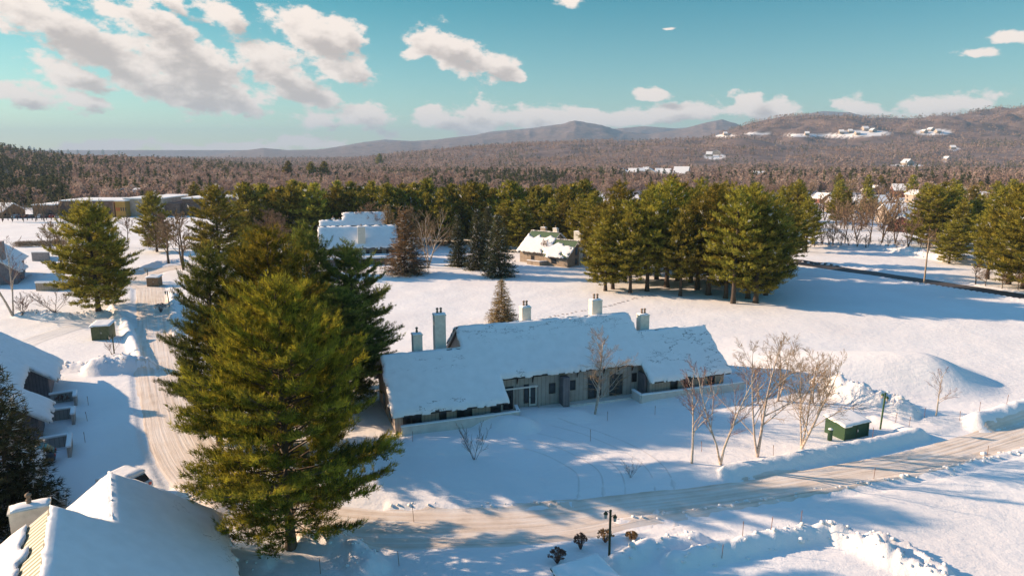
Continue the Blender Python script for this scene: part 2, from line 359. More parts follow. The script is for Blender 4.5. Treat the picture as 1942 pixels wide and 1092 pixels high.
def mat_road(name, cols, rut=1.0):
    m, nt, out = new_mat(name); b = bsdf(nt, out, .7, spec=.3); L = nt.links.new
    n = noise(nt, 1.0, 5, .6, 'UV', mscale=(.06, 2.6, 1), dist=.4); n2 = noise(nt, .5, 4, .6); n3 = noise(nt, 5, 4, .6)
    f = mathn(nt, 'ADD', mathn(nt, 'MULTIPLY', n.outputs['Fac'], .65), mathn(nt, 'MULTIPLY', n2.outputs['Fac'], .35))
    L(ramp(nt, f, [(.30, cols[0]), (.48, cols[1]), (.66, cols[2])]), b.inputs['Base Color'])
    bump(nt, mathn(nt, 'ADD', mathn(nt, 'MULTIPLY', n.outputs['Fac'], 1.5), mathn(nt, 'MULTIPLY', n3.outputs['Fac'], .35)), .5 * rut, .12, b)
    return m
def mat_needles(name, dark, mid, light, snow=None, trans=.25):
    m, nt, out = new_mat(name); L = nt.links.new
    a = nd(nt, 'ShaderNodeAttribute', attribute_name='tint'); n = noise(nt, .45, 3, .5)
    oi = nt.nodes.new('ShaderNodeObjectInfo')
    f = mathn(nt, 'ADD', mathn(nt, 'MULTIPLY', a.outputs['Fac'], .6), mathn(nt, 'MULTIPLY', n.outputs['Fac'], .4))
    col = ramp(nt, f, [(.2, dark), (.5, mid), (.8, light)])
    hs = nt.nodes.new('ShaderNodeHueSaturation'); L(col, hs.inputs['Color'])
    L(mathn(nt, 'MULTIPLY_ADD', oi.outputs['Random'], .03, .482), hs.inputs['Hue']); L(mathn(nt, 'MULTIPLY_ADD', oi.outputs['Random'], .45, .78), hs.inputs['Value'])
    col = hs.outputs[0]
    if snow:
        s = mathn(nt, 'GREATER_THAN', a.outputs['Fac'], snow); col = mixc(nt, s, col, (.8, .78, .77, 1))
    d = nt.nodes.new('ShaderNodeBsdfDiffuse'); t = nt.nodes.new('ShaderNodeBsdfTranslucent'); mx = nt.nodes.new('ShaderNodeMixShader')
    L(col, d.inputs[0]); L(col, t.inputs[0]); mx.inputs[0].default_value = trans
    L(d.outputs[0], mx.inputs[1]); L(t.outputs[0], mx.inputs[2]); L(mx.outputs[0], out.inputs[0])
    return m
def mat_siding(name, c1, c2, period=.3):
    m, nt, out = new_mat(name); b = bsdf(nt, out, .8); L = nt.links.new
    tc = nt.nodes.new('ShaderNodeTexCoord'); w = nt.nodes.new('ShaderNodeTexWave'); w.wave_type = 'BANDS'; w.bands_direction = 'DIAGONAL'
    mp = nt.nodes.new('ShaderNodeMapping'); mp.inputs['Scale'].default_value = (1, 1, 0); L(tc.outputs['Object'], mp.inputs[0]); L(mp.outputs[0], w.inputs['Vector'])
    w.inputs['Scale'].default_value = .5 / period; w.inputs['Distortion'].default_value = 0
    n = noise(nt, 1.4, 4, .6)
    col = ramp(nt, n.outputs['Fac'], [(.3, c1), (.7, c2)])
    gap = ramp(nt, w.outputs['Fac'], [(.02, (.72, .72, .72)), (.16, (1, 1, 1))])
    L(mixc(nt, 1.0, col, gap, 'MULTIPLY'), b.inputs['Base Color']); bump(nt, w.outputs['Fac'], .3, .02, b)
    return m
def mat_seam(name, col, period=.4):
    m, nt, out = new_mat(name); b = bsdf(nt, out, .45, spec=.5); L = nt.links.new
    tc = nt.nodes.new('ShaderNodeTexCoord'); w = nt.nodes.new('ShaderNodeTexWave'); w.wave_type = 'BANDS'; w.bands_direction = 'X'
    L(tc.outputs['Object'], w.inputs['Vector']); w.inputs['Scale'].default_value = .314 / period
    L(ramp(nt, w.outputs['Fac'], [(.06, tuple(c * .35 for c in col)), (.2, col)]), b.inputs['Base Color']); bump(nt, w.outputs['Fac'], .5, .03, b)
    return m
M = {}
M['ground'] = mat_ground(); M['snow'] = mat_snow()
M['clod'] = mat_snow('plowed_snow', (.74, .72, .71), (.86, .85, .85), .8)
M['road'] = mat_road('packed_snow', ((.50, .40, .31), (.73, .63, .54), (.83, .78, .73)))
M['asphalt'] = mat_road('asphalt', ((.045, .042, .045), (.07, .062, .06), (.15, .13, .12)), .3)
M['track'] = mat_road('tyre_tracks', ((.60, .56, .54), (.74, .71, .69), (.82, .80, .79)))
M['pine'] = mat_needles('pine_needles', (.040, .048, .014), (.195, .180, .028), (.52, .42, .046), trans=.3)
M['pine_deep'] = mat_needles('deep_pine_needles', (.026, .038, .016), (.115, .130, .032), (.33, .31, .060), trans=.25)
M['pine_far'] = mat_needles('pine_needles_far', (.055, .062, .020), (.24, .215, .038), (.54, .45, .075), snow=.985, trans=.3)
M['spruce'] = mat_needles('spruce_needles', (.08, .06, .03), (.28, .19, .09), (.50, .36, .17), snow=.92)
M['fir'] = mat_needles('dark_spruce_needles', (.022, .028, .017), (.075, .078, .040), (.16, .155, .075), snow=.93)
M['bark'] = simple('bark', (.07, .05, .035), (.16, .12, .085), 6, .9, .6, .04, mscale=(1, 1, .25))
M['bark_dark'] = simple('bark_dark', (.045, .033, .026), (.10, .075, .058), 6, .9, .4, .04)
M['birch'] = simple('birch_bark', (.34, .26, .19), (.66, .58, .50), 5, .8, .2, .02, mscale=(.5, .5, 2.2))
M['birch_white'] = simple('birch_bark_white', (.30, .22, .17), (.60, .52, .46), 7, .8, .2, .02, mscale=(.5, .5, 2.2))
M['twig'] = simple('twigs', (.14, .085, .055), (.30, .20, .13), 2, .9, 0)
M['twig_red'] = simple('twigs_red', (.13, .06, .055), (.27, .15, .12), 2, .9, 0)
M['twig_gold'] = simple('twigs_gold', (.20, .125, .07), (.40, .28, .16), 2, .9, 0)
M['wall'] = mat_siding('painted_siding', (.34, .29, .26), (.45, .39, .345))
M['wall_plain'] = simple('painted_wall', (.56, .52, .49), (.66, .62, .58), 1.5, .85, .1)
M['wall_mid'] = mat_siding('stucco_boards', (.34, .30, .275), (.43, .39, .355), .4)
M['wall_dark'] = mat_siding('grey_siding', (.16, .14, .15), (.24, .21, .22), .25)
M['wall_tan'] = mat_siding('tan_siding', (.30, .24, .18), (.42, .34, .27), .4)
M['chim'] = simple('chimney_stucco', (.60, .55, .47), (.74, .69, .60), 2.5, .85, .15, .02)
M['chim_grey'] = simple('grey_chimney', (.22, .19, .19), (.32, .28, .27), 2.5, .85, .15, .02)
M['clay'] = simple('clay_flue', (.20, .13, .09), (.36, .25, .17), 6, .8, .2, .01)
M['roofmetal'] = mat_seam('brown_metal_roof', (.085, .065, .055))
M['roofgreen'] = mat_seam('green_metal_roof', (.11, .16, .07), .5)
M['roofolive'] = mat_seam('olive_metal_roof', (.13, .135, .065), .42)
M['trim'] = simple('dark_trim', (.03, .025, .024), (.06, .05, .045), 4, .6, 0)
M['trim_white'] = simple('white_trim', (.62, .58, .54), (.74, .70, .66), 3, .6, 0)
M['glass'] = simple('window_glass', (.012, .014, .018), (.05, .055, .06), 1.5, .08, 0, spec=.6)
M['post'] = simple('dark_post', (.02, .03, .015), (.05, .06, .03), 5, .6, .1)
M['postgreen'] = simple('green_post', (.035, .075, .025), (.07, .13, .04), 5, .6, .1)
M['shed'] = simple('green_boards', (.025, .062, .032), (.04, .09, .045), 3, .65, .3, .02, mscale=(1, 1, 6))
M['olive_shed'] = simple('olive_boards', (.07, .085, .04), (.12, .135, .07), 3, .65, .3, .02)
M['wood'] = simple('brown_boards', (.16, .10, .06), (.28, .19, .12), 4, .8, .3, .02)
M['pole'] = simple('weathered_pole', (.26, .19, .13), (.42, .32, .23), 5, .85, .2)
M['seed'] = simple('dried_flower_heads', (.14, .055, .040), (.32, .15, .09), 8, .9, 0)
M['seed_gold'] = simple('pale_dried_flower_heads', (.22, .12, .05), (.42, .25, .10), 8, .9, 0)
M['stake'] = simple('marker_stake', (.22, .10, .06), (.34, .18, .12), 8, .8, 0)
M['brick'] = simple('brown_brick', (.15, .085, .065), (.25, .16, .125), 1.2, .85, .2)
M['yellow'] = simple('yellow_panels', (.36, .20, .05), (.46, .27, .07), 1, .7, 0)
M['redpanel'] = simple('red_panels', (.42, .05, .03), (.50, .08, .05), 1, .7, 0)
M['carwhite'] = simple('car_paint_white', (.66, .66, .66), (.74, .74, .74), 1, .25, 0, spec=.5)
M['cardark'] = simple('car_paint_dark', (.05, .06, .08), (.08, .09, .11), 1, .25, 0, spec=.5)
M['carred'] = simple('car_paint_red', (.28, .03, .02), (.36, .05, .03), 1, .25, 0, spec=.5)
M['tail'] = simple('tail_light', (.45, .015, .01), (.6, .03, .02), 4, .2, 0, spec=.6)
M['rubber'] = simple('tyre_rubber', (.015, .015, .015), (.03, .03, .03), 8, .8, 0)
M['lantern'] = simple('lantern_glass', (.35, .30, .26), (.5, .45, .4), 6, .3, 0)
M['hwall'] = simple('house_wall', (.34, .27, .22), (.5, .42, .36), .6, .85, 0)
M['hwall_red'] = simple('house_wall_red', (.22, .08, .06), (.30, .13, .10), .6, .85, 0)
# ================================================================== the ground, one sheet
def forest_mask(px, py):
    """clearings seen on the hillsides and valley floor, in pixels"""
    m = np.ones(np.shape(px))
    for cx, cy, rx, ry in CLEAR:
        m = np.minimum(m, sstep(.8, 1.15, np.hypot((px - cx) / rx, (py - cy) / ry)))
    return m
CLEAR = [(1235, 334, 70, 8), (1180, 330, 30, 6), (1300, 338, 40, 5), (1355, 297, 20, 6), (1640, 253, 50, 6), (1590, 258, 38, 4), (1525, 257, 38, 3), (1375, 258, 20, 3), (1435, 254, 25, 2.5),
         (1770, 251, 35, 6), (1810, 283, 12, 3), (1720, 314, 30, 3), (1440, 342, 30, 4), (1920, 325, 45, 4), (1795, 305, 10, 3), (1700, 372, 30, 6), (1590, 395, 70, 14), (1720, 405, 70, 16), (1550, 382, 30, 6), (1880, 380, 40, 8), (340, 372, 60, 4)]
def project(x, y, z):
    dz = z - CAMH; w = y * F_[1] + dz * F_[2]; return 971 + FPX * x / w, 546 - FPX * (y * U_[1] + dz * U_[2]) / w
def build_ground():
    NR, NC = 1250, 1050
    yy = np.exp(np.linspace(math.log(9), math.log(17000), NR)) - 25
    uu = np.linspace(-1.12, 1.12, NC)
    Y, U = np.meshgrid(yy, uu, indexing='ij'); X = U * (Y + 25)
    Z = ground_z(X, Y)
    px, py = project(X, np.maximum(Y, 5), Z)
    fo = sstep(470, 640, Y + 120 * (fbm(X / 60, Y / 60, 8) - .5)) * (.82 + .18 * forest_mask(px, py)) * forest_mask(px, py)
    fo = np.where(px < 420, np.maximum(fo, sstep(365, 400, Y) * .9), fo)
    V = np.stack([X, Y, Z], -1).reshape(-1, 3)
    i = np.arange(NR * NC).reshape(NR, NC)
    F = np.stack([i[:-1, :-1], i[:-1, 1:], i[1:, 1:], i[1:, :-1]], -1).reshape(-1, 4)
    o = np_mesh('ground', V, F, M['ground'], smooth=True, fattr={'forest': ('POINT', fo.ravel())}); tag(o, kind='structure')
build_ground()
def resample(pts, step):
    p = np.array(pts, float); out = []
    n = len(p)
    for k in range(n - 1):
        p0 = p[max(k - 1, 0)]; p1 = p[k]; p2 = p[k + 1]; p3 = p[min(k + 2, n - 1)]
        m = max(2, int(np.linalg.norm(p2 - p1) / step))
        for j in range(m):
            t = j / m
            out.append(.5 * ((2 * p1) + (-p0 + p2) * t + (2 * p0 - 5 * p1 + 4 * p2 - p3) * t * t + (-p0 + 3 * p1 - 3 * p2 + p3) * t ** 3))
    out.append(p[-1]); return np.array(out)
def road(name, pts, hw, mat, nw=9, lift=.035, jag=.35, step=.8, hgt=None, off=0.0):
    c = resample(pts, step)
    if callable(hw): hwa = hw(c); hw = float(hwa.max())
    else: hwa = np.full(len(c), hw)
    t = np.gradient(c, axis=0); t /= np.linalg.norm(t, axis=1)[:, None] + 1e-9
    nrm = np.stack([-t[:, 1], t[:, 0]], 1); s = np.concatenate([[0], np.cumsum(np.linalg.norm(np.diff(c, axis=0), axis=1))])
    lat = np.linspace(-1, 1, nw); V = []; UV = []
    for j, q in enumerate(lat):
        edge = hwa + (jag * (fbm(s / 2.5, s * 0 + 3 + (q > 0) * 9, 7) - .5) * 2 if abs(q) > .99 else 0)
        p = c + nrm * (q * edge + off)[:, None]
        z = ground_z(p[:, 0], p[:, 1]) + lift - (.0 if abs(q) < .99 else lift + .05)
        V.append(np.stack([p[:, 0], p[:, 1], z], 1)); UV.append(np.stack([s, np.full(len(s), q * hw)], 1))
    V = np.stack(V, 1).reshape(-1, 3); UV = np.stack(UV, 1).reshape(-1, 2); i = np.arange(len(V)).reshape(len(c), nw)
    F = np.stack([i[:-1, :-1], i[1:, :-1], i[1:, 1:], i[:-1, 1:]], -1).reshape(-1, 4)[:, ::-1]
    o = np_mesh(name, V, F, mat, smooth=True, uv=UV); return tag(o, kind='structure')
road('road', MAIN_ROAD, lambda c: np.interp(c[:, 0], [6, 16], [2.95, 2.35]), M['road'], nw=15)
road('side_road', SIDE_ROAD, 3.4, M['road'], lift=.045)
road('parking_drive', LOT_ROAD, 2.6, M['track'], lift=.03)
road('paved_road', ASPHALT, 3.1, M['asphalt'], lift=.09, jag=.15)
for off in (-.9, .9, -3.4, -5.0, 2.9): road('tyre_track', TRACKS, .28, M['track'], nw=3, lift=.02, jag=.05, off=off)

# ================================================================== snow sheets on roofs
def snow_sheet(name, parent, zfun, inside, s0, s1, t0, t1, thick=.34, res=.2, seed=0, edge_n=.12, mat=None, crackf=None):
    """a thick snow layer over a sloping plane given in the building's own axes"""
    S = np.arange(s0, s1 + res, res); T = np.arange(t0, t1 + res, res)
    SC, TC = np.meshgrid((S[:-1] + S[1:]) / 2, (T[:-1] + T[1:]) / 2, indexing='ij')
    jx = (fbm(SC * 1.1, TC * 1.1, seed + 1, 3) - .5) * 2 * edge_n * 1.6; jy = (fbm(SC * 1.1 + 50, TC * 1.1, seed + 2, 3) - .5) * 2 * edge_n * 1.6
    mask = inside(SC + jx, TC + jy, SC, TC)
    if not mask.any(): return
    ns, nt_ = mask.shape; pad = np.pad(mask, 1)
    cnt = (pad[:-1, :-1].astype(int) + pad[1:, :-1] + pad[:-1, 1:] + pad[1:, 1:])            # corners
    c2 = np.pad((cnt == 4).astype(float), 1, mode='edge'); near = sum(c2[1 + a:1 + a + ns + 1, 1 + b:1 + b + nt_ + 1] for a in (-1, 0, 1) for b in (-1, 0, 1)) / 9
    SG, TG = np.meshgrid(S, T, indexing='ij'); SG = SG[:ns + 1, :nt_ + 1]; TG = TG[:ns + 1, :nt_ + 1]
    th = thick * (.35 + .65 * near) * (.85 + .4 * fbm(SG / 3.2, TG / 3.2, seed + 5, 3)) + (fbm(SG / .8, TG / .8, seed + 6, 2) - .5) * .03
    jit = (cnt < 4) * 1.0
    SG = SG + jit * (vnoise(SG * 3, TG * 3, seed + 8) - .5) * res; TG = TG + jit * (vnoise(SG * 3 + 9, TG * 3, seed + 9) - .5) * res
    zt = zfun(SG, TG); top = np.stack([SG, TG, zt + th], -1).reshape(-1, 3); bot = np.stack([SG, TG, zt - .03], -1).reshape(-1, 3)
    n = len(top); idx = np.arange(n).reshape(ns + 1, nt_ + 1)
    a = idx[:-1, :-1][mask]; b = idx[1:, :-1][mask]; c = idx[1:, 1:][mask]; d = idx[:-1, 1:][mask]
    F = [np.stack([a, b, c, d], 1)]
    pm = pad
    for (di, dj, A, B) in ((-1, 0, 'd', 'a'), (1, 0, 'b', 'c'), (0, -1, 'a', 'b'), (0, 1, 'c', 'd')):
        e = mask & ~pm[1 + di:1 + di + ns, 1 + dj:1 + dj + nt_]
        c4 = dict(a=idx[:-1, :-1][e], b=idx[1:, :-1][e], c=idx[1:, 1:][e], d=idx[:-1, 1:][e])
        F.append(np.stack([c4[B], c4[A], c4[A] + n, c4[B] + n], 1))
    ck = np.tile(crackf(SG, TG).ravel() if crackf else np.zeros(n), 2)
    used = np.zeros(2 * n, bool)
    for f in F: used[f.ravel()] = True
    remap = np.cumsum(used) - 1; V = np.concatenate([top, bot])[used]
    return np_mesh(name, V, [remap[f] for f in F if len(f)], mat or M['snow'], parent, smooth=True, fattr={'crack': ('POINT', ck[used])})

class House:
    """units of one stepped plane: segs = (s0, s1, eave t, ridge t, wall t); x runs along the ridge, y goes back"""
    def __init__(h, O, ang, label, segs, name='long_house', cat='house', ze=2.4, pitch=36, wall='wall', wall_mid='wall_mid', roof='roofmetal', loc_z=0.0, group=None, backlen=5.5):
        h.root = thing(name, label, cat, (O[0], O[1], loc_z), R(ang), group); h.segs = segs; h.ze = ze; h.tan = math.tan(R(pitch)); h.bl = backlen
        h.roofmat = M[roof]
        for i, (s0, s1, te, tr, tw) in enumerate(segs):
            zr = h.z(tr); tb = tr + h.bl; zb = zr - h.bl * h.tan
            a, b = s0 + .35, s1 - .35
            MB().prism_x([(tw, -1), (tw, h.z(tw) - .26), (tr, zr - .28), (tb - .5, zb + .5 * h.tan - .28), (tb - .5, -1)], a, b).build('wall', M[wall_mid] if te > 1 else M[wall], h.root)
            r = MB(); e = .004 * i
            r.prism_x([(te, h.z(te) - e), (tr, zr - e), (tr, zr - .2 - e), (te, h.z(te) - .2 - e)], s0, s1)
            r.prism_x([(tr + .002, zr - e), (tb, zb - e), (tb, zb - .2 - e), (tr + .002, zr - .2 - e)], s0, s1)
            r.build('roof', h.roofmat, h.root)
            MB().prism_x([(tr - .14, zr - .06), (tr, zr + .07), (tr + .14, zr - .06)], s0 - .02, s1 + .02).build('ridge_cap', M['trim'], h.root)
            f = MB(); f.prism_x([(te - .03, h.z(te) - .02), (te - .03, h.z(te) - .24), (te + .05, h.z(te) - .24), (te + .05, h.z(te) - .02)], s0, s1)
            f.build('fascia', M['trim'], h.root)
            for s in (s0, s1):
                MB().prism_x([(te, h.z(te) - .23), (tr, zr - .23), (tb, zb - .23), (tb, zb - .03), (tr, zr - .01), (te, h.z(te) - .03)], s - .07, s + .07).build('rake_board', M['trim_white'], h.root)
    def z(h, t): return h.ze + t * h.tan
    def snow(h, seed=0, thick=.34, crack=1.0, bare=None, res=.2, name='snow_cover', gap=1.0, backgap=()):
        segs = h.segs
        def inside(s, t, sc, tc):
            m = np.zeros(s.shape, bool)
            for (s0, s1, te, tr, tw) in segs:
                m |= (s > s0 - .12) & (s < s1 + .12) & (t > te - .12) & (tc < tr - .10 * gap + .1 * (1 - gap))
            trl = np.full(s.shape, -1.)
            for (s0, s1, te, tr, tw) in segs: trl = np.where((sc >= s0 - .2) & (sc <= s1 + .2), np.maximum(tr, trl), trl)
            dr = trl - tc
            m &= ~((dr < (.06 + .16 * (vnoise(sc / .8, tc * 0, seed + 43) ** 3)) * crack * gap))
            if bare is not None: m &= ~bare(sc, tc, dr)
            return m
        def crackf(s, t):
            trl = np.full(s.shape, -1.)
            for (a0, a1, te, tr, tw) in segs: trl = np.where((s >= a0) & (s <= a1), np.maximum(tr, trl), trl)
            dr = trl - t; return crack * np.clip(1.25 - dr / 2.2, 0, 1) * sstep(.3, .6, vnoise(s / 3, t / 2, seed + 61)) * (gap > 0) + crack * 1.0 * (vnoise(s / 4.5, t / 2.5, seed + 62) > .80)
        s0 = min(g[0] for g in segs) - .6; s1 = max(g[1] for g in segs) + .6; t0 = min(g[2] for g in segs) - .8; t1 = max(g[3] for g in segs)
        snow_sheet(name, h.root, lambda s, t: h.z(t) + .0 * s, inside, s0, s1, t0, t1, thick, res, seed, crackf=crackf)
        for k, (a, b, te, tr, tw) in enumerate(segs):
            zr = h.z(tr)
            snow_sheet(name, h.root, lambda s, t: zr - (t - tr) * h.tan + .0 * s, lambda s, t, sc, tc: (s > a - .1) & (s < b + .1) & (tc > tr + (.12 * gap if k not in backgap else 0.75 + .6 * fbm(sc / 1.5, tc * 0 + 3, 5))) & (t < tr + h.bl + .15), a - .5, b + .5, tr, tr + h.bl + .6, thick, .3, seed + 70 + k)
    def window(h, s, z, w, hh, t, name='window', frame='trim', face=-1):
        f = MB(); e = .07; y0, y1 = (t - .06, t + .02)
        f.box(s - e, y0, z - e, s + w + e, y1, z); f.box(s - e, y0, z + hh, s + w + e, y1, z + hh + e); f.box(s - e, y0, z, s, y1, z + hh); f.box(s + w, y0, z, s + w + e, y1, z + hh)
        o = f.build(name, M[frame], h.root); MB().box(s, t - .025, z, s + w, t + .03, z + hh).build('pane', M['glass'], o); return o
    def door(h, s, z, w, hh, t, col='trim_white'):
        o = MB().box(s, t - .07, z, s + w, t + .02, z + hh).build('door', M[col], h.root)
        MB().box(s + .16 * w, t - .09, z + .25, s + .84 * w, t - .068, z + hh - .2).build('door_glass', M['glass'], o)
        MB().box(s + .04, t - .13, z + .95, s + .09, t - .07, z + 1.1).build('handle', M['trim'], o); return o
    def gable_window(h, side, t, z, w, hh):
        seg = h.segs[0] if side < 0 else h.segs[-1]; s = seg[0] + .35 if side < 0 else seg[1] - .35; o = side * .05
        f = MB().box(min(s, s + o), t - .06, z - .06, max(s, s + o), t + w + .06, z + hh + .06).build('window', M['trim'], h.root)
        MB().box(min(s, s + o * 1.3), t, z, max(s, s + o * 1.3), t + w, z + hh).build('pane', M['glass'], f)
    def chimney(h, s, t, w, d, top, pots=2, mat='chim', base=None):
        zb = -0.5 if base is None else base
        c = MB().box(s, t, zb, s + w, t + d, top).build('chimney', M[mat], h.root)
        MB().box(s - .06, t - .06, top + .004, s + w + .06, t + d + .06, top + .1).build('chimney_cap', M[mat], c)
        m = MB(); n = 2 if pots > 1 else 1
        for k in range(pots):
            cx = s + w * (k + 1) / (pots + 1); prof = [(.12, .1), (.12, .38), (.15, .40), (.15, .46), (.10, .48), (.09, .62), (.16, .66), (.16, .76), (.04, .86)]
            MB().lathe([(r, z + top) for r, z in prof], (cx, t + d / 2, 0), 10).build('flue_pot', M['clay'], c)
        snow_sheet('snow_cap', c, lambda a, b: top + .1 + 0 * a, lambda a, b, ac, bc: np.ones(a.shape, bool), s - .02, s + w - .1, t - .02, t + d - .1, .16, .16, int(s * 7) % 90)

# ------------------------------------------------------------------ the long house in the middle
OA = at(758, 787, 2.4)
A = House(OA, 19.5, 'long low white house with stepped snow covered roof and five chimneys, in the centre', [(-.7, 11.2, 0, 6.0, .8), (8.0, 29.4, 2.4, 8.4, 3.0), (28.1, 38.7, .25, 6.0, 1.0)], 'long_house')
A.snow(seed=3, res=.12)
A.chimney(2.9, 7.0, 1.0, 1.0, 8.35, 1); A.chimney(5.4, 7.4, 1.2, 1.1, 10.2, 2); A.chimney(16.2, 9.4, 1.1, 1.0, 9.85, 2); A.chimney(25.2, 9.4, 1.35, 1.0, 10.05, 2); A.chimney(30.5, 7.0, 1.2, 1.0, 8.35, 2)
for s, w, z, hh in ((.5, .7, .75, 1.3), (1.35, .9, .75, 1.3), (4.2, .6, 1.1, 1.0), (6.0, 1.5, 1.0, 1.15), (9.6, 1.0, .9, 1.2)): A.window(s, z, w, hh, .8)
A.window(11.75, .4, 1.0, 2.45, 3.0, frame='trim'); A.window(14.1, .9, .45, 2.0, 3.0); A.door(14.65, .45, .85, 2.35, 3.0)
A.window(17.05, 1.65, .62, 1.05, 3.0); A.window(19.5, 1.75, .6, 1.0, 3.0); A.window(21.8, .5, .75, 2.4, 3.0); A.window(22.7, .5, .6, 2.4, 3.0)
A.window(24.5, .55, .6, 2.45, 3.0); A.door(25.2, .5, .85, 2.4, 3.0, 'trim'); A.window(27.3, 1.85, .5, .9, 3.0)
for s in (31.2, 33.0, 36.2): A.window(s, 1.0, .8, 1.1, 1.0)
MB().box(18.2, 1.9, -.2, 19.0, 2.99, 3.55).build('fin_wall', M['wall_dark'], A.root)
MB().box(11.2, 2.3, 2.78, 15.4, 2.42, 2.93).build('entry_beam', M['trim_white'], A.root)
for s in (12.6, 13.2, 15.5): MB().box(s, 2.35, 0, s + .13, 2.47, 2.78).build('porch_post', M['wall_mid'], A.root)
for s in (13.2, 15.0, 20.3, 23.6, 25.4, 27.2):
    MB().prism_x([(2.62, 3.9), (2.99, 3.9), (2.99, 3.1)], s, s + .1).build('eave_bracket', M['trim'], A.root)
MB().box(10.9, 1.6, -.1, 11.0, 2.99, 3.1).build('side_wall', M['wall'], A.root); MB().box(28.05, 1.5, -.1, 28.3, 2.99, 3.0).build('side_wall', M['wall_dark'], A.root)
A.gable_window(-1, 2.6, .8, 1.6, 1.5); A.gable_window(-1, 6.4, .8, 1.2, 1.5); A.gable_window(-1, 5.2, 3.6, .8, .8)
MB().box(11.4, 1.9, -.1, 28.0, 2.95, .36).build('entry_step', M['trim_white'], A.root)
for s in (-.15, .1): pass

def garden_wall(label, pts, h=1.15, w=.28, mat='wall_mid', name='garden_wall', snow=.22, zbase=None):
    """pts are pixels or ground points; the wall's own snow cap is a part"""
    p = [at(*q)[:2] if len(q) == 2 else np.array(q[:2]) for q in pts]; c = p[0]; r = thing(name, label, 'wall', (c[0], c[1], gz(*c)))
    for a, b in zip(p[:-1], p[1:]):
        d = b - a; L_ = np.linalg.norm(d); d = d / L_; n = np.array([-d[1], d[0]]) * w / 2
        q = [a - n - c, b - n - c, b + n - c, a + n - c]; MB().prism_z([tuple(v) for v in q], -.6, h).build('wall_panel', M[mat], r)
        q = [a - n * 1.5 - d * .1 - c, b - n * 1.5 + d * .1 - c, b + n * 1.5 + d * .1 - c, a + n * 1.5 - d * .1 - c]
        MB().prism_z([tuple(v) for v in q], h + .004, h + snow).build('snow_cap', M['snow'], r, bevel=.09, smooth=False)
    return r
def hp(H, s, t):
    v = H.root.matrix_basis @ Vector((s, t, 0)); return (v.x, v.y, 0)
bpy.context.view_layer.update()
garden_wall('low white wall with snow cap before the left wing of the long house', [hp(A, .1, -.1), hp(A, 12.3, -.1), hp(A, 12.6, 1.6)], .9, snow=.15, mat='wall_plain')
garden_wall('low white wall with snow cap before the right wing of the long house', [hp(A, 26.8, 1.8), hp(A, 26.8, 0), hp(A, 40.5, 0)], .95, snow=.15, mat='wall_plain')
for k, (s0, t0) in enumerate(((12.9, 1.7), (26.6, 1.6))):
    pass

# ------------------------------------------------------------------ the row at the left edge
OW = at(117, 683, 2.4)
W = House(OW, math.degrees(math.atan2(.862, -.507)), 'long snow covered house with dark notched entries at the left edge', [(-9.0, 0, 0, 6.0, .9), (-17.3, -9.0 + .3, 2.5, 8.6, 3.2), (-23.1, -17.2, 0, 6.0, .9), (-31.5, -23.2, 2.7, 8.6, 3.4), (-37.3, -31.4, 0, 6.0, .9), (-45, -37.5, 2.5, 8.6, 3.2)], 'long_house', wall='wall_dark', wall_mid='wall_dark')
W.snow(seed=11, crack=.3)
for s in (-9.7, -17.0, -23.9, -31.1): W.window(s, .4, .8, 2.1, 3.2)
W.door(-16.0, .3, .9, 2.1, 3.2, 'trim'); W.door(-30.0, .3, .9, 2.1, 3.4, 'trim')
W.chimney(-4, 7, 1.6, 1.2, 8.6, 2)
for (s0, s1), lb in zip(((-10.3, -12.4), (-16.3, -18.6), (-24.6, -28.0), (-37.4, -39.4)), ('farthest low wall with snow cap by the left edge house', 'second farthest low wall with snow cap by the left edge house', 'long low wall with snow cap below the dark garage of the left edge house', 'nearest low wall with snow cap by the left edge house')):
    garden_wall(lb, [hp(W, s0, -1.2), hp(W, s0 - .1, .9)] if False else [hp(W, s0, .8), hp(W, s0, -1.6), hp(W, s1, -1.6)], 1.0, .3)

# ------------------------------------------------------------------ the near house, bottom left
NCH = (-4.4, 9.0)
ON = at(420, 990, 2.6)
N = House(ON, math.degrees(math.atan2(.858, -.513)), 'near house at bottom left, snowy roof with bare olive metal strip below the ridge', [(-7.0, 1.4, 0, 6.1, .9), (-26, -6.0, 0, 8.75, .9)], 'near_house', ze=2.6, roof='roofolive')
N.snow(seed=23, crack=.5, gap=.0, backgap=(1,))
N.chimney(NCH[0], NCH[1], 1.0, 1.8, 8.3, 1)
# ------------------------------------------------------------------ houses farther off
def place(px, py): p = hit(px, py); return p
p = at(625, 503); B1 = House(p, 14, 'snow roofed two tier house with white chimney seen between the pines', [(-2.5, 17.5, 0, 6.2, 1.0)], 'row_house', ze=4.2, pitch=40)
B1.snow(seed=31, thick=.28, crack=.3, res=.4); B1.chimney(7.4, .8, 1.9, 1.4, 9.4, 1)
for k in range(6): B1.window(-1.4 + 3.2 * k, 2.3, 1.9, 1.1, 1.0)
for k in range(6): B1.window(-1.4 + 3.2 * k, .2, 1.6, 1.2, -2.75)
MB().prism_x([(-3.6, 1.9), (.98, 2.25), (.98, 2.0), (-3.6, 1.68)], -2.5, 17.5).build('porch_roof', M['roofmetal'], B1.root)
MB().box(-2.3, -2.7, -.4, 17.3, .98, 1.7).build('porch_wall', M['wall_dark'], B1.root)
snow_sheet('porch_snow', B1.root, lambda s, t: 1.93 + (t + 3.6) * .076 + 0 * s, lambda s, t, sc, tc: (s > -2.5) & (s < 17.5) & (t > -3.6) & (tc < .9), -3, 18, -4, 1, .4, .4, 5)
p = at(630, 484); B2 = House(p, 14, 'farther snow roofed house standing behind the two tier house', [(-3, 4, 0, 6.2, 1), (3.5, 15.5, 1.8, 8.4, 2.8)], 'row_house', ze=4.2, pitch=40)
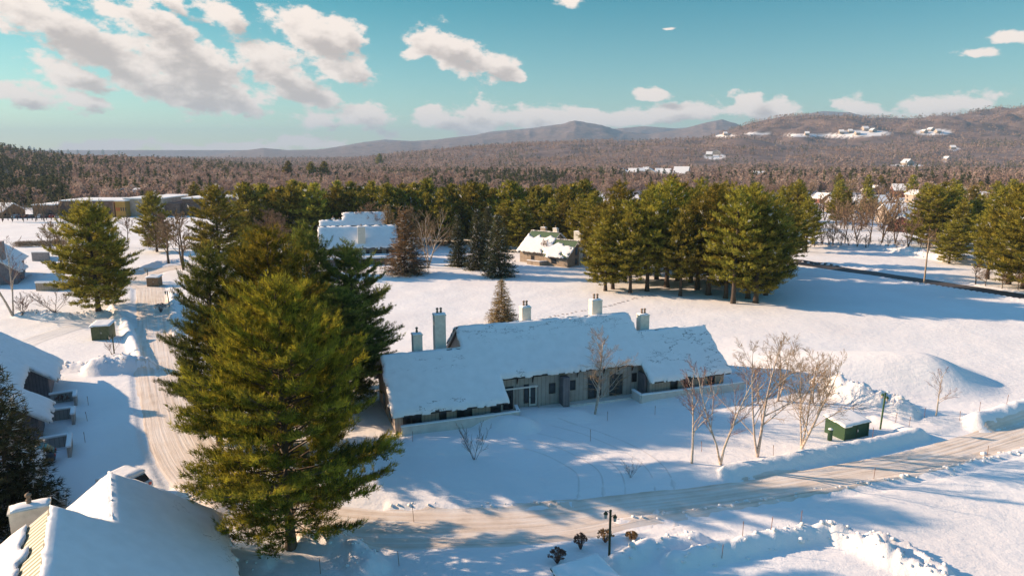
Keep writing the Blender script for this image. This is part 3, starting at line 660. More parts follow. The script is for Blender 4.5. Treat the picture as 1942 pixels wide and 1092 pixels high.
B2.snow(seed=37, thick=.28, crack=.3, res=.4); B2.chimney(.2, 6.8, .9, .9, 9.6, 1); B2.chimney(2.0, 6.8, .9, .9, 9.2, 1); B2.chimney(9.0, 8.9, 1.3, 1.0, 10.6, 1)
p = at(1012, 503); G = House(p, -38, 'tan house with patchy snow on green metal roofs beside the pine grove', [(-6, 3.2, .8, 7.2, 1.6), (3.0, 10.2, 0, 5.2, .8)], 'green_roof_house', ze=2.7, wall='wall_tan', wall_mid='wall_tan', roof='roofgreen')
G.snow(seed=41, thick=.3, crack=1, res=.25, bare=lambda s, t, dr: (dr < .9 + 1.3 * vnoise(s / 1.2, t * 0, 9)) | (fbm(s / 3.0, t / 2.2, 17, 3) > .62))
G.chimney(8.2, 6.0, 2.0, 1.3, 8.6, 1); G.chimney(-3.4, 7.6, 1.6, .9, 8.8, 1, 'wall_tan'); G.chimney(.6, 7.6, 1.3, .9, 8.8, 1)
for t, z, w, hh in ((4.2, 3.0, 1.0, 1.9), (4.2, .7, 1.0, 1.3), (7.4, .8, 1.0, 1.9)): G.gable_window(1, t, z, w, hh)
G.door(-2.0, .1, 1.0, 2.1, 1.6, 'trim'); G.window(5.0, .9, 1.4, 1.1, .8)
garden_wall('low tan wall before the green roofed house', [(1000, 503), (1024, 506), (1055, 503)], 1.0, .3, 'wall_tan')
p = at(47, 536); S = House(p, 116, 'grey house with a broad stone chimney at the far left', [(-3, 6, 0, 4.6, .8), (5.5, 16, 1.5, 6.5, 2.3)], 'grey_house', ze=2.9, wall='wall_dark', wall_mid='wall_dark')
S.snow(seed=53, thick=.25, crack=1.5, res=.3); S.window(1.0, .6, 1.2, 1.3, .8)
MB().box(-1.2, 3.0, -.3, 1.6, 5.5, 9.3).build('chimney', M['chim_grey'], S.root)

def shed_box(name, label, cat, c, rz, w, d, h, wall, roofh=.5, snow=.3, overh=.15):
    r = thing(name, label, cat, (c[0], c[1], gz(c[0], c[1]) - .05), R(rz)); x, y = w / 2, d / 2
    MB().prism_y([(-x, 0), (x, 0), (x, h), (-x, h + roofh)] if False else [(-x, 0), (x, 0), (x, h), (-x, h)], -y, y).build('wall', M[wall], r)
    return r
def dumpster_shed(label, px, py, rz, w=3.6, d=2.6, h=1.55, wall='shed', lift=0.0):
    c = at(px, py); r = thing('dumpster_shelter', label, 'shelter', (c[0], c[1], gz(c[0], c[1]) - .03), R(rz)); x, y = w / 2, d / 2
    wm = M[wall]; hb = h + .28
    MB().box(-x, -y, 0, x, -y + .1, h).build('front_panel', wm, r); MB().box(-x, y - .1, 0, x, y, hb).build('back_panel', wm, r)
    for s in (-1, 1): MB().prism_x([(-y + .102, 0), (y - .102, 0), (y - .102, hb), (-y + .102, h)], s * x - (.1 if s > 0 else 0), s * x + (.1 if s < 0 else 0)).build('side_panel', wm, r)
    for xx in (-x, x - .13):
        MB().box(xx - .02, -y - .05, 0, xx + .15, -y - .003, h + .02).build('corner_post', wm, r)
    o = MB().box(-.02, -y - .03, .1, .02, -y - .004, h - .1).build('door_gap', M['trim'], r)
    MB().box(.1, -y - .09, h * .5, .16, -y - .004, h * .5 + .22).build('handle', M['trim_white'], r)
    k = .28 / d
    MB().prism_x([(-y - .15, h + .0), (y + .15, hb + .04), (y + .15, hb + .12), (-y - .15, h + .08)], -x - .15, x + .15).build('roof', wm, r)
    snow_sheet('snow_cap', r, lambda a, b: h + .09 + (b + y) * k + 0 * a, lambda a, b, ac, bc: (ac > -x - .15) & (ac < x + .15) & (bc > -y - .15) & (bc < y + .15), -x - .15, x + .15, -y - .15, y + .15, .17, .12, 77)
    return r
dumpster_shed('green shelter with snow on top right of the birches, by the road bend', 1604, 825, 24, 3.3, 2.3, 1.4)
dumpster_shed('olive green shelter with snow cap in the left parking lot', 198, 644, 12, 2.4, 2.6, 2.1, 'olive_shed')
dumpster_shed('brown shelter beside the side road at upper left', 294, 542, 5, 2.4, 2.0, 1.9, 'wood')
dumpster_shed('dark shelter with blue shaded snow at the bottom edge, under the near lamp', 1112, 1146, 28, 3.2, 2.6, 1.6)
c = at(1573, 838); b = thing('trash_bin', 'small green post bin left of the green shelter', 'bin', (c[0], c[1], gz(c[0], c[1])))
MB().lathe([(.2, 0), (.22, .05), (.22, 1.0), (.25, 1.02), (.25, 1.1), (.12, 1.2)], n=14).build('bin_body', M['shed'], b, smooth=False); MB().lathe([(.24, 1.1), (.2, 1.18), (.05, 1.26)], n=12).build('snow_cap', M['snow'], b)
# shed roofs lying in the snow at the left
garden_wall('grey board enclosure in the snow by the far left house', [(62, 496), (94, 496), (94, 488)], 2.3, .25, 'chim_grey', 'board_enclosure')
garden_wall('snow capped pale retaining wall left of the lone pine', [(70, 553), (112, 553), (150, 548)], 1.6, .4, 'wall_tan', 'retaining_wall', .35)
# ================================================================== trees
def soup(C, D, size, nb, width, rng, spread=.9, tri=True):
    """needle tufts: C centres, D directions -> triangle soup"""
    n = len(C); C = np.repeat(C, nb, 0); D = np.repeat(D, nb, 0); size = np.repeat(np.broadcast_to(size, (n,)), nb)
    rnd = rng.normal(size=(n * nb, 3)); rnd /= np.linalg.norm(rnd, axis=1)[:, None]
    d = D + rnd * spread; d /= np.linalg.norm(d, axis=1)[:, None] + 1e-9
    w = np.cross(d, rng.normal(size=d.shape)); w /= np.linalg.norm(w, axis=1)[:, None] + 1e-9
    L = size * rng.uniform(.7, 1.25, n * nb); ww = width * L
    base = C + rng.normal(size=C.shape) * (size * .22)[:, None]
    V = np.stack([base - w * ww[:, None] * .5, base + w * ww[:, None] * .5, base + d * L[:, None]], 1)
    return V.reshape(-1, 3)
def tubes(segs, n=3):
    s = np.array(segs, float); P0 = s[:, 0:3]; P1 = s[:, 3:6]; r0 = s[:, 6]; r1 = s[:, 7]
    d = P1 - P0; d /= np.linalg.norm(d, axis=1)[:, None] + 1e-9
    ref = np.where(np.abs(d[:, 2:3]) > .9, np.array([[1., 0, 0]]), np.array([[0, 0, 1.]])); a = np.cross(d, ref); a /= np.linalg.norm(a, axis=1)[:, None]; b = np.cross(d, a)
    V = []
    for P, r in ((P0, r0), (P1, r1)):
        for i in range(n):
            t = 2 * math.pi * i / n; V.append(P + (a * math.cos(t) + b * math.sin(t)) * r[:, None])
    V = np.stack(V, 1).reshape(-1, 3); o = np.arange(len(s))[:, None] * 2 * n
    F = np.concatenate([np.stack([o[:, 0] + i, o[:, 0] + (i + 1) % n, o[:, 0] + n + (i + 1) % n, o[:, 0] + n + i], 1) for i in range(n)])
    return V, F
def conifer(seed, H, Rad, cb, dens, tsize, blades, bw, mat, bark, kind='pine', tip=1.0, hide=True, gp=.034, nbr=6, skip=.12):
    """returns (trunk mesh object, crown mesh object) data for one tree whose base is the origin"""
    rng = np.random.default_rng(seed); segs = []; C = []; D = []; S = []; T = []
    tr = .019 * H
    lean = rng.normal(size=2) * .012 * H
    def axis(z): f = z / H; return np.array([lean[0] * f * f, lean[1] * f * f, z])
    zs = np.linspace(0, H * .98, 12)
    for z0, z1 in zip(zs[:-1], zs[1:]):
        segs.append([*axis(z0), *axis(z1), tr * (1 - z0 / H) ** .8 + .02 + (.35 * tr if z0 == 0 else 0), tr * (1 - z1 / H) ** .8 + .02])
    big = len(segs)
    z = cb * H; az = rng.uniform(0, 6)
    while z < H * .985:
        f = (z - cb * H) / (H * (1 - cb))
        if kind == 'pine':
            prof = (1 - f ** 2.3) ** .85 * (.62 + .38 * min(1, f / .22)) if f < 1 else 0
            nb = nbr; rise = .06 + .60 * f; gap = H * gp
        elif kind == 'spruce':
            prof = (1 - f) ** .92 * (.85 + .15 * min(1, f / .1)); nb = 7; rise = -.28 + .55 * f; gap = H * .026
        for k in range(nb):
            az += 2 * math.pi / nb * (1 + rng.normal() * .12) + (.4 if k == 0 else 0)
            Lb = Rad * prof * (rng.uniform(.55, 1.15) if kind == 'pine' else rng.uniform(.85, 1.08)) + .25
            zz = z + rng.normal() * gap * .35; p = axis(zz); el = rise + rng.normal() * .08
            d = np.array([math.cos(az) * math.cos(el), math.sin(az) * math.cos(el), math.sin(el)]); m = 5; pts = [p]
            side = np.array([-math.sin(az), math.cos(az), 0]); bend = rng.normal() * .05
            for j in range(m):
                d = d + np.array([0, 0, (.075 if kind == 'pine' else .10) * (1 if j > 1 else -.5)]) + side * bend; d /= np.linalg.norm(d); pts.append(pts[-1] + d * Lb / m)
            rb = max(.015, .011 * Lb + .012)
            for j in range(m): segs.append([*pts[j], *pts[j + 1], rb * (1 - j / m) + .008, rb * (1 - (j + 1) / m) + .008])
            # side twigs
            pts = np.array(pts); nt_ = max(3, int(Lb * dens)); start = .38 if kind == 'pine' else .12
            if f > .8: start = .05
            for q in np.linspace(start, 1.0, nt_):
                x = q * m; j = min(int(x), m - 1); b = pts[j] + (pts[j + 1] - pts[j]) * (x - j); dd = (pts[j + 1] - pts[j]); dd /= np.linalg.norm(dd) + 1e-9
                sg = 1 if rng.random() < .5 else -1
                tl = Lb * (.34 if kind == 'pine' else .30) * (1 - .62 * q) * rng.uniform(.6, 1.25) + tsize * .4
                a2 = rng.uniform(.6, 1.15) if q < .97 else 0
                td = dd * math.cos(a2) + side * sg * math.sin(a2) + np.array([0, 0, rng.uniform(-.05, .22)]) ; td /= np.linalg.norm(td)
                e = b + td * tl
                if tl > .9 and hide: segs.append([*b, *e, .014, .006])
                k2 = max(1, int(tl / (tsize * .62)))
                tv = rng.uniform(.0, 1.0)
                if kind == 'pine' and rng.random() < skip: continue
                for w in np.linspace(.3, 1, k2):
                    C.append(b + td * tl * w + rng.normal(size=3) * tsize * .18); up = .55 if kind == 'pine' else -.05
                    D.append(td * .9 + np.array([0, 0, up])); S.append(tsize * rng.uniform(.75, 1.2)); T.append(np.clip(tv * .7 + .3 * rng.random() + .12 * (f - .4), 0, .86))
        z += gap * rng.uniform(.8, 1.2)
    C = np.array(C); D = np.array(D); S = np.array(S); T = np.array(T)
    V = soup(C, D, S, blades, bw, rng, .75 if kind == 'pine' else .8); F = np.arange(len(V)).reshape(-1, 3)
    tint = np.clip(np.repeat(T, blades) + rng.normal(size=len(F)) * .06, 0, .88)
    # a little snow caught on the upper side of some sprays
    n = len(C); sn = (rng.random(n) < (.022 if kind == 'pine' else .11)); ts = np.repeat(sn, blades) & (rng.random(len(F)) < .55); tint = np.where(ts, 1.0, tint)
    TV, TF = tubes(segs[:big], 8); BV, BF = tubes(segs[big:], 3)
    return (np.concatenate([TV, BV]), np.concatenate([TF, BF + len(TV)]), bark), (V, F, mat, tint)
PROTO = {}
def conifer_proto(key, *a, **k):
    t, c = conifer(*a, **k); col = []
    mt = np_mesh('trunk', t[0], t[1], t[2], smooth=True); mc = np_mesh('crown', c[0], c[1], c[2], fattr={'tint': ('FACE', c[3])})
    PROTO[key] = (mt, mc, a[1])
USED = set()
def place_tree(key, name, label, cat, x, y, height=None, rz=0.0, group=None, wide=1.0, z=None):
    p = PROTO[key]; s = (height or p[2]) / p[2]
    r = thing(name, label, cat, (x, y, (gz(x, y) if z is None else z) - .1), rz, group, (s * wide, s * wide, s))
    for q in p[:2]:
        o = q
        if key in USED: o = q.copy(); scene.collection.objects.link(o)
        o.parent = r
    USED.add(key); return r
def top_h(py_top, x, y): return CAMH + y * uslope(971, py_top)[1] - gz(x, y)
rng0 = random.Random(5)
conifer_proto('pineA', 1, 18.5, 7.5, .08, 5.6, .34, 9, .15, M['pine'], M['bark'], gp=.025, nbr=6, skip=.06)
conifer_proto('pineB', 2, 21.0, 6.8, .07, 5.0, .36, 9, .15, M['pine'], M['bark'], gp=.025, nbr=6, skip=.06)
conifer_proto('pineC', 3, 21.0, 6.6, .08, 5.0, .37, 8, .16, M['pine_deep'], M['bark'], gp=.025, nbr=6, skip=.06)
conifer_proto('mid1', 11, 21.0, 5.8, .12, 3.4, .55, 9, .22, M['pine_far'], M['bark_dark'], gp=.030)
conifer_proto('mid2', 12, 21.0, 5.3, .18, 3.4, .55, 9, .22, M['pine_far'], M['bark_dark'], gp=.032)
conifer_proto('mid3', 13, 21.0, 6.1, .14, 3.3, .58, 9, .22, M['pine_far'], M['bark_dark'], gp=.036)
conifer_proto('mid4', 17, 21.0, 5.5, .22, 3.4, .55, 9, .22, M['pine_far'], M['bark_dark'], gp=.038)
conifer_proto('full', 14, 20.0, 6.8, .09, 3.6, .5, 9, .2, M['pine_far'], M['bark_dark'], gp=.029)
conifer_proto('far1', 15, 20.0, 5.7, .12, 1.7, .95, 8, .3, M['pine_far'], M['bark_dark'], hide=False, gp=.032)
conifer_proto('far2', 16, 20.0, 5.1, .18, 1.7, .95, 8, .3, M['pine_far'], M['bark_dark'], hide=False, gp=.036)
conifer_proto('spruce', 21, 16.0, 3.3, .05, 3.2, .42, 8, .2, M['spruce'], M['bark_dark'], kind='spruce')
conifer_proto('fir', 22, 15.0, 3.3, .04, 3.0, .45, 8, .2, M['fir'], M['bark_dark'], kind='spruce')
# the big cluster in the foreground
p1 = at(553, 1045)
BIG = [('pineA', p1[0], p1[1], 19.2, 0.3, 'large pine with thick trunk and open lower branches, nearest tree of all'),
       ('pineB', -22.0, 60.7, 21.0, 1.1, 'tall pine directly behind the nearest large pine'),
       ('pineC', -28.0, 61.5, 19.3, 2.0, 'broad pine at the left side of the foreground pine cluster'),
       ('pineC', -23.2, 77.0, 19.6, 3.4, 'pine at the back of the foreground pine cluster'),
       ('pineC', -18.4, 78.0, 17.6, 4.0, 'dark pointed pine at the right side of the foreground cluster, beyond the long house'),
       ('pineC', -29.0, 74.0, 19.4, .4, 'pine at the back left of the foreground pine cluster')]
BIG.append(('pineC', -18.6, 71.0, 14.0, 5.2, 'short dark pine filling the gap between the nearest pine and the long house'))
WD = (.86, .95, .68, .88, .95, .88, 1.25)
for (key, x, y, h, rz, lab), wd in zip(BIG, WD): place_tree(key, 'pine_tree', lab, 'tree', x, y, h, rz, 'pines of the foreground cluster', wide=wd)
# lone trees at the left
def tree_px(key, px, py, top, name, label, cat='tree', group=None, wide=1.0, rz=None):
    p = hit(px, py); return place_tree(key, name, label, cat, p[0], p[1], top_h(top, p[0], p[1]), rng0.uniform(0, 6) if rz is None else rz, group, wide, z=p[2])
tree_px('full', 187, 590, 378, 'pine_tree', 'lone bushy pine between the left parking lot and the white field', wide=1.0)
tree_px('full', 203, 578, 392, 'pine_tree', 'slightly smaller pine just behind the lone bushy pine at left', wide=.8)
tree_px('full', 298, 478, 362, 'pine_tree', 'pine right of the school, between two bare maples', wide=.9)
tree_px('full', 418, 515, 350, 'pine_tree', 'dark pine rising behind the left of the foreground cluster', wide=.95)
tree_px('mid1', 372, 400, 345, 'pine_tree', 'small pine left of the dark pine, beside the school roof')
def row(pts, keys, name, labels, group, wide=1.0):
    pts = sorted(pts)
    for i, (px, py, top) in enumerate(pts):
        tree_px(keys[rng0.randrange(len(keys))], px, py, top + rng0.uniform(-3, 9) * (py > 440), name, labels(i), group=group, wide=wide * rng0.uniform(.92, 1.22))
GR = 'pines of the grove beside the open snow field'
row([(1148, 552, 405), (1162, 548, 372), (1195, 556, 388), (1227, 552, 352), (1264, 545, 345), (1290, 562, 395), (1322, 550, 362), (1343, 560, 350), (1376, 566, 400), (1390, 576, 362), (1418, 567, 348), (1433, 575, 368), (1452, 560, 375)],
    ['mid1', 'mid2', 'mid3', 'mid4'], 'pine_tree', lambda i: '%s pine from the left in the front edge of the large grove' % ordn(i), GR)
row([(1130, 530, 392), (1185, 535, 372), (1245, 530, 350), (1285, 532, 342), (1310, 536, 356), (1350, 532, 345), (1372, 540, 352), (1405, 535, 355), (1440, 540, 362)],
    ['mid1', 'mid2', 'mid3', 'mid4'], 'pine_tree', lambda i: '%s pine from the left in the middle row of the large grove' % ordn(i), GR)
row([(1150, 515, 362), (1180, 508, 345), (1225, 510, 340), (1270, 505, 338), (1315, 508, 338), (1360, 512, 345), (1400, 510, 348), (1470, 522, 368)],
    ['mid1', 'mid2', 'mid3', 'mid4'], 'pine_tree', lambda i: '%s pine from the left at the back of the large grove' % ordn(i), GR)
GB = 'pines of the long belt across the middle'
r1 = random.Random(8)
row([(x + r1.uniform(-6, 6), 462 + r1.uniform(-5, 5), 352 + r1.uniform(-8, 14)) for x in range(478, 1130, 21)], ['far1', 'far2', 'far1'], 'pine_tree', lambda i: '%s pine from the left in the front row of the long belt' % ordn(i), GB, 1.05)
row([(x + r1.uniform(-6, 6), 446 + r1.uniform(-3, 3), 350 + r1.uniform(-8, 10)) for x in range(488, 1130, 25)], ['far1', 'far2'], 'pine_tree', lambda i: '%s pine from the left in the back row of the long belt' % ordn(i), GB, 1.05)
row([(985, 478, 372), (1010, 470, 365), (1045, 474, 368), (1072, 478, 375), (1098, 484, 372), (1120, 490, 368), (955, 476, 380)], ['mid1', 'mid2'], 'pine_tree', lambda i: '%s pine from the left right behind the green roofed house' % ordn(i), 'pines behind the green roofed house')
row([(480, 455, 360), (512, 458, 365), (598, 452, 352), (612, 462, 362)], ['full', 'mid3'], 'pine_tree', lambda i: '%s sunlit pine from the left in front of the belt, left of the blue roofs' % ordn(i), 'sunlit pines before the belt')
GT = 'pines at the right edge'
row([(1760, 470, 352), (1790, 468, 350), (1818, 478, 372), (1850, 472, 362), (1885, 505, 352), (1872, 530, 390), (1930, 500, 335), (1912, 540, 345), (1940, 548, 360), (1965, 530, 340), (1800, 500, 415), (1990, 555, 350), (2040, 520, 350)], ['mid1', 'mid3', 'full', 'mid2'], 'pine_tree', lambda i: '%s pine from the left in the stand at the right edge' % ordn(i), GT, 1.1)
row([(1505, 470, 350), (1528, 478, 372), (1478, 458, 352), (1495, 500, 385), (1585, 425, 360)], ['mid1', 'mid2'], 'pine_tree', lambda i: '%s pine from the left just right of the large grove' % ordn(i), 'pines right of the grove')
row([(720 + 0, 316, 292), (548, 345, 306), (592, 345, 308), (616, 345, 307)], ['far1'], 'pine_tree', lambda i: '%s dark pine from the left poking above the brown ridge wood' % ordn(i), 'pines above the ridge wood')
row([(x, 291 + .02 * x, 276 + .045 * x + r1.uniform(-3, 3)) for x in (4, 14, 30, 44, 58, 66, 78, 96, 112, 130, 148, 170, 196, 226)], ['far1', 'far2'], 'pine_tree', lambda i: '%s pine from the left standing out on the skyline of the left hill' % ordn(i), 'skyline pines of the left hill', .8)
# spruces
GS = 'spruces round the bare tree, snow on their boughs'
for px, py, top, key, wd, lab in [(771, 520, 398, 'spruce', 1.25, 'tall brownish spruce left of the big bare tree, front of the group'), (674, 462, 390, 'spruce', .9, 'spruce standing before the blue roofs'), (737, 480, 386, 'spruce', .95, 'spruce right of the blue roofs'),
                             (870, 505, 405, 'fir', 1.0, 'dark snow dusted spruce right of the big bare tree'), (905, 512, 395, 'fir', 1.0, 'dark spruce in the middle of the three right of the big bare tree'), (946, 525, 405, 'fir', 1.35, 'broad dark spruce, rightmost and nearest of the spruce group'), (925, 505, 388, 'fir', 1.0, 'dark spruce behind the broad rightmost spruce'),
                             (952, 612, 528, 'spruce', 1.2, 'small spruce alone in the snow field behind the long house'), (560, 455, 380, 'spruce', .9, 'thin spruce left of the blue roofs, before the pine belt')]:
    wd *= 1.35 if key == 'spruce' else 1.0
    tree_px(key, px, py, top, 'spruce_tree', lab, group=GS if key == 'fir' or px < 900 else None, wide=wd)
p = at(12, 1035); place_tree('fir', 'spruce_tree', 'dark spruce cut by the left edge, beside the near house chimney', 'tree', p[0] - 1.5, p[1] + 3, 12.5, 1.0, wide=1.25)

# ------------------------------------------------------------------ bare trees
def grow(rng, H, stems=1, spread=.5, counts=(9, 6, 5), ratio=.5, start=.3, up=.25, thick=.016, tw=.012, lean=.0, wob=.10):
    lim, twg = [], []
    def branch(p, d, L, r, lvl):
        m = 5 if lvl == 0 else (3 if lvl < 3 else 2); pts = [p]; dirs = []
        for j in range(m):
            d = d + rng.normal(size=3) * wob * (1.2 if lvl else .5) + np.array([0, 0, up * (.12 if lvl else .05)]); d = d / np.linalg.norm(d); pts.append(pts[-1] + d * L / m); dirs.append(d)
        r1 = max(tw * .6, r * (.25 if lvl == 0 else .35))
        for j in range(m):
            s = [*pts[j], *pts[j + 1], r + (r1 - r) * j / m, r + (r1 - r) * (j + 1) / m]
            (lim if lvl <= 1 else twg).append(s)
        if lvl >= len(counts): return
        for q in np.linspace(start if lvl == 0 else .25, 1.0, counts[lvl]):
            x = min(q * m, m - 1e-3); j = int(x); b = pts[j] + (pts[j + 1] - pts[j]) * (x - j); dd = dirs[j]
            perp = np.cross(dd, rng.normal(size=3)); perp /= np.linalg.norm(perp); a = spread * rng.uniform(.7, 1.3) * (1 - .35 * q)
            nd_ = dd * math.cos(a) + perp * math.sin(a)
            fr = (1 - .62 * (q - start) / (1 - start)) if lvl == 0 else (1 - .45 * q)
            branch(b, nd_, L * ratio * fr * rng.uniform(.75, 1.2), max(tw, r * (1 - .6 * q) * .5), lvl + 1)
    for s in range(stems):
        a = rng.uniform(0, 6.28); ln = lean + (0 if stems == 1 else .22); d = np.array([math.cos(a + s * 2.2) * ln, math.sin(a + s * 2.2) * ln, 1]); d /= np.linalg.norm(d)
        branch(np.array([math.cos(a) * .02 * s, math.sin(a) * .02 * s, 0]), d, H * rng.uniform(.85, 1) * .82, H * thick * (1 if s == 0 else .75), 0)
    return lim, twg
def bare_proto(key, seed, H, barkm, twigm, **kw):
    rng = np.random.default_rng(seed); lim, twg = grow(rng, H, **kw); V, F = tubes(lim, 6); W_, G_ = tubes(twg, 3)
    top = max(V[:, 2].max(), W_[:, 2].max())
    PROTO[key] = (np_mesh('trunk', V, F, barkm, smooth=True), np_mesh('twigs', W_, G_, twigm), top)
bare_proto('birch1', 31, 9, M['birch'], M['twig_red'], stems=1, spread=.62, counts=(11, 7, 6, 3), ratio=.42, start=.32, tw=.008, thick=.011)
bare_proto('birch2', 32, 9, M['birch'], M['twig_red'], stems=2, spread=.62, counts=(9, 7, 5, 3), ratio=.42, start=.3, tw=.008, thick=.011)
bare_proto('birch3', 33, 9, M['birch_white'], M['twig_gold'], stems=2, spread=.8, counts=(10, 8, 6, 3), ratio=.5, start=.22, tw=.008, thick=.012)
bare_proto('oak', 34, 12, M['birch'], M['twig_gold'], stems=3, spread=.7, counts=(10, 8, 6, 3), ratio=.5, start=.2, tw=.012, up=.4, thick=.012)
bare_proto('maple', 35, 12, M['bark'], M['twig'], stems=1, spread=.75, counts=(10, 8, 6, 3), ratio=.55, start=.22, tw=.025, up=.5)
bare_proto('maple2', 36, 12, M['bark'], M['twig_gold'], stems=2, spread=.7, counts=(9, 7, 6, 3), ratio=.5, start=.25, tw=.03, up=.5)
bare_proto('shrub', 37, 3, M['bark'], M['twig'], stems=7, spread=.55, counts=(6, 5, 4), ratio=.4, start=.25, tw=.007, lean=.35, thick=.006)
bare_proto('red_shrub', 38, 3, M['bark_dark'], M['twig_red'], stems=6, spread=.6, counts=(7, 6, 4), ratio=.45, start=.25, tw=.012, lean=.3, thick=.010)
bare_proto('far_bare', 39, 12, M['bark'], M['twig'], stems=2, spread=.65, counts=(8, 6, 4), ratio=.45, start=.2, tw=.055, up=.5, thick=.014)
bare_proto('far_bare2', 40, 12, M['bark'], M['twig_gold'], stems=3, spread=.55, counts=(7, 6, 4), ratio=.45, start=.2, tw=.055, up=.6, thick=.012)
GBI = 'bare birches in the snow right of the long house'
for key, px, py, top, wd, lab in [('birch1', 1312, 879, 690, 1.0, 'slender bare birch, leftmost of the row before the right wing'), ('birch2', 1366, 882, 668, 1.1, 'twin stemmed bare birch, second from left in the row'), ('birch3', 1436, 866, 632, 1.0, 'tall forked birch with pale stems, third from left in the row'),
                              ('oak', 1519, 852, 652, 1.05, 'wide crowned bare tree left of the green shelter')]:
    tree_px(key, px, py, top, 'birch_tree', lab, group=GBI, wide=wd)
tree_px('birch3', 1475, 760, 628, 'birch_tree', 'golden bare tree behind the forked birch, beyond the shadow of the house', wide=1.3)
tree_px('birch3', 1128, 785, 618, 'birch_tree', 'pale bare birch in front of the entries of the long house', wide=1.05)
tree_px('birch3', 1542, 765, 668, 'birch_tree', 'bare tree behind the wide crowned one, near the plowed snow', wide=1.3)
tree_px('birch1', 1775, 788, 695, 'birch_tree', 'small twiggy tree by the road on the shaded mound', wide=1.4)
tree_px('shrub', 900, 872, 800, 'shrub', 'thin bare shrub before the left wing of the long house', 'shrub', wide=.9)
tree_px('shrub', 1196, 905, 870, 'shrub', 'tiny twiggy shrub in the blue shaded snow right of the pale bare birch', 'shrub')
tree_px('oak', 812, 508, 390, 'maple_tree', 'big bare tree with white limbs between the spruces', wide=1.15)
tree_px('maple2', 770, 470, 385, 'maple_tree', 'brown bare tree behind the tall brownish spruce', wide=1.1)
tree_px('maple', 1030, 500, 452, 'maple_tree', 'small bare tree before the green roofed house', wide=1.2)
tree_px('maple', 320, 500, 400, 'maple_tree', 'rounded bare maple left of the side road', wide=1.3)
tree_px('maple2', 348, 512, 395, 'maple_tree', 'bare maple nearest the foreground cluster by the side road', wide=1.2)
tree_px('maple', 243, 470, 405, 'maple_tree', 'bare tree between the lone pine and the school', wide=1.1)
tree_px('maple2', 120, 520, 415, 'maple_tree', 'bare tree left of the lone bushy pine', wide=1.0)
tree_px('maple2', 95, 470, 418, 'maple_tree', 'low bare tree over the hedge at the white field', wide=1.1)
tree_px('birch2', 25, 600, 445, 'birch_tree', 'forked pale birch before the grey house at far left', wide=1.2)
tree_px('red_shrub', 42, 602, 555, 'shrub', 'small dark shrub right of the forked pale birch', 'shrub', wide=1.0)
tree_px('shrub', 105, 596, 545, 'shrub', 'spreading bare shrub on the plowed bank left of the lone pine', 'shrub', wide=1.8)
tree_px('shrub', 213, 673, 640, 'shrub', 'pale shrub beside the lamp post in the left lot', 'shrub')
GV = 'bare trees along the far side of the paved road'
row([(1625, 455, 378), (1650, 458, 388), (1672, 460, 370), (1698, 462, 392), (1722, 468, 395), (1741, 462, 380), (1602, 462, 395), (1580, 466, 405), (1560, 465, 400), (1760, 480, 430), (1690, 440, 362), (1540, 466, 412)], ['far_bare', 'far_bare2', 'maple'], 'bare_tree', lambda i: '%s bare tree from the left beyond the paved road' % ordn(i), GV, 1.2)
row([(x + r1.uniform(-7, 7), 468 + r1.uniform(-3, 4), 440 + r1.uniform(-8, 8)) for x in range(1545, 1770, 15)], ['far_bare', 'far_bare2'], 'shrub', lambda i: '%s bare shrub from the left in the hedge beyond the paved road' % ordn(i), 'hedge shrubs beyond the paved road', 1.6)
row([(1850, 540, 495), (1868, 545, 505), (1900, 548, 510), (1930, 552, 512)], ['maple'], 'shrub', lambda i: '%s low bush from the left under the pines at the right edge' % ordn(i), 'bushes under the right pines', 1.5)
row([(x + r1.uniform(-8, 8), 470 + r1.uniform(-8, 8), 385 + r1.uniform(-10, 14)) for x in (490, 515, 540, 700, 745)], ['maple', 'far_bare2'], 'bare_tree', lambda i: '%s brown bare tree from the left before the pine belt' % ordn(i), 'bare trees before the belt', 1.3)
row([(x, 421, 372 + r1.uniform(-6, 8)) for x in (5, 24, 45, 68, 84, 108, 140)], ['far_bare2'], 'bare_tree', lambda i: '%s pale poplar from the left by the school car park' % ordn(i), 'poplars by the school', .8)
# village and valley trees, individually
pts = []
for i in range(165):
    px = r1.uniform(1440, 2000); py = r1.uniform(362, 440); pts.append((px, py, py - (27 * 1295 / max((py - 300), 20)) ** -1 * r1.uniform(9, 14) * 1295))
row([p for p in pts if forest_mask(p[0], p[1]) > .4], ['far_bare', 'far_bare2', 'far_bare'], 'bare_tree', lambda i: '%s bare tree from the left among the village houses' % ordn(i), 'bare trees among the village houses', 1.35)
pts = []
for i in range(26):
    px = r1.uniform(1450, 1990); py = r1.uniform(365, 430); pts.append((px, py, py - (27 * 1295 / max((py - 300), 20)) ** -1 * r1.uniform(11, 17) * 1295))
row(pts, ['far1', 'far2'], 'pine_tree', lambda i: '%s evergreen from the left among the village houses' % ordn(i), 'evergreens among the village houses', 1.0)
pts = []
for i in range(60):
    px = r1.uniform(380, 1440); py = r1.uniform(352, 425); pts.append((px, py, py - (27 * 1295 / max((py - 300), 20)) ** -1 * r1.uniform(9, 13) * 1295))
row(pts, ['far_bare', 'far_bare2'], 'bare_tree', lambda i: '%s bare tree from the left behind the pine belt' % ordn(i), 'bare trees behind the pine belt', 1.35)

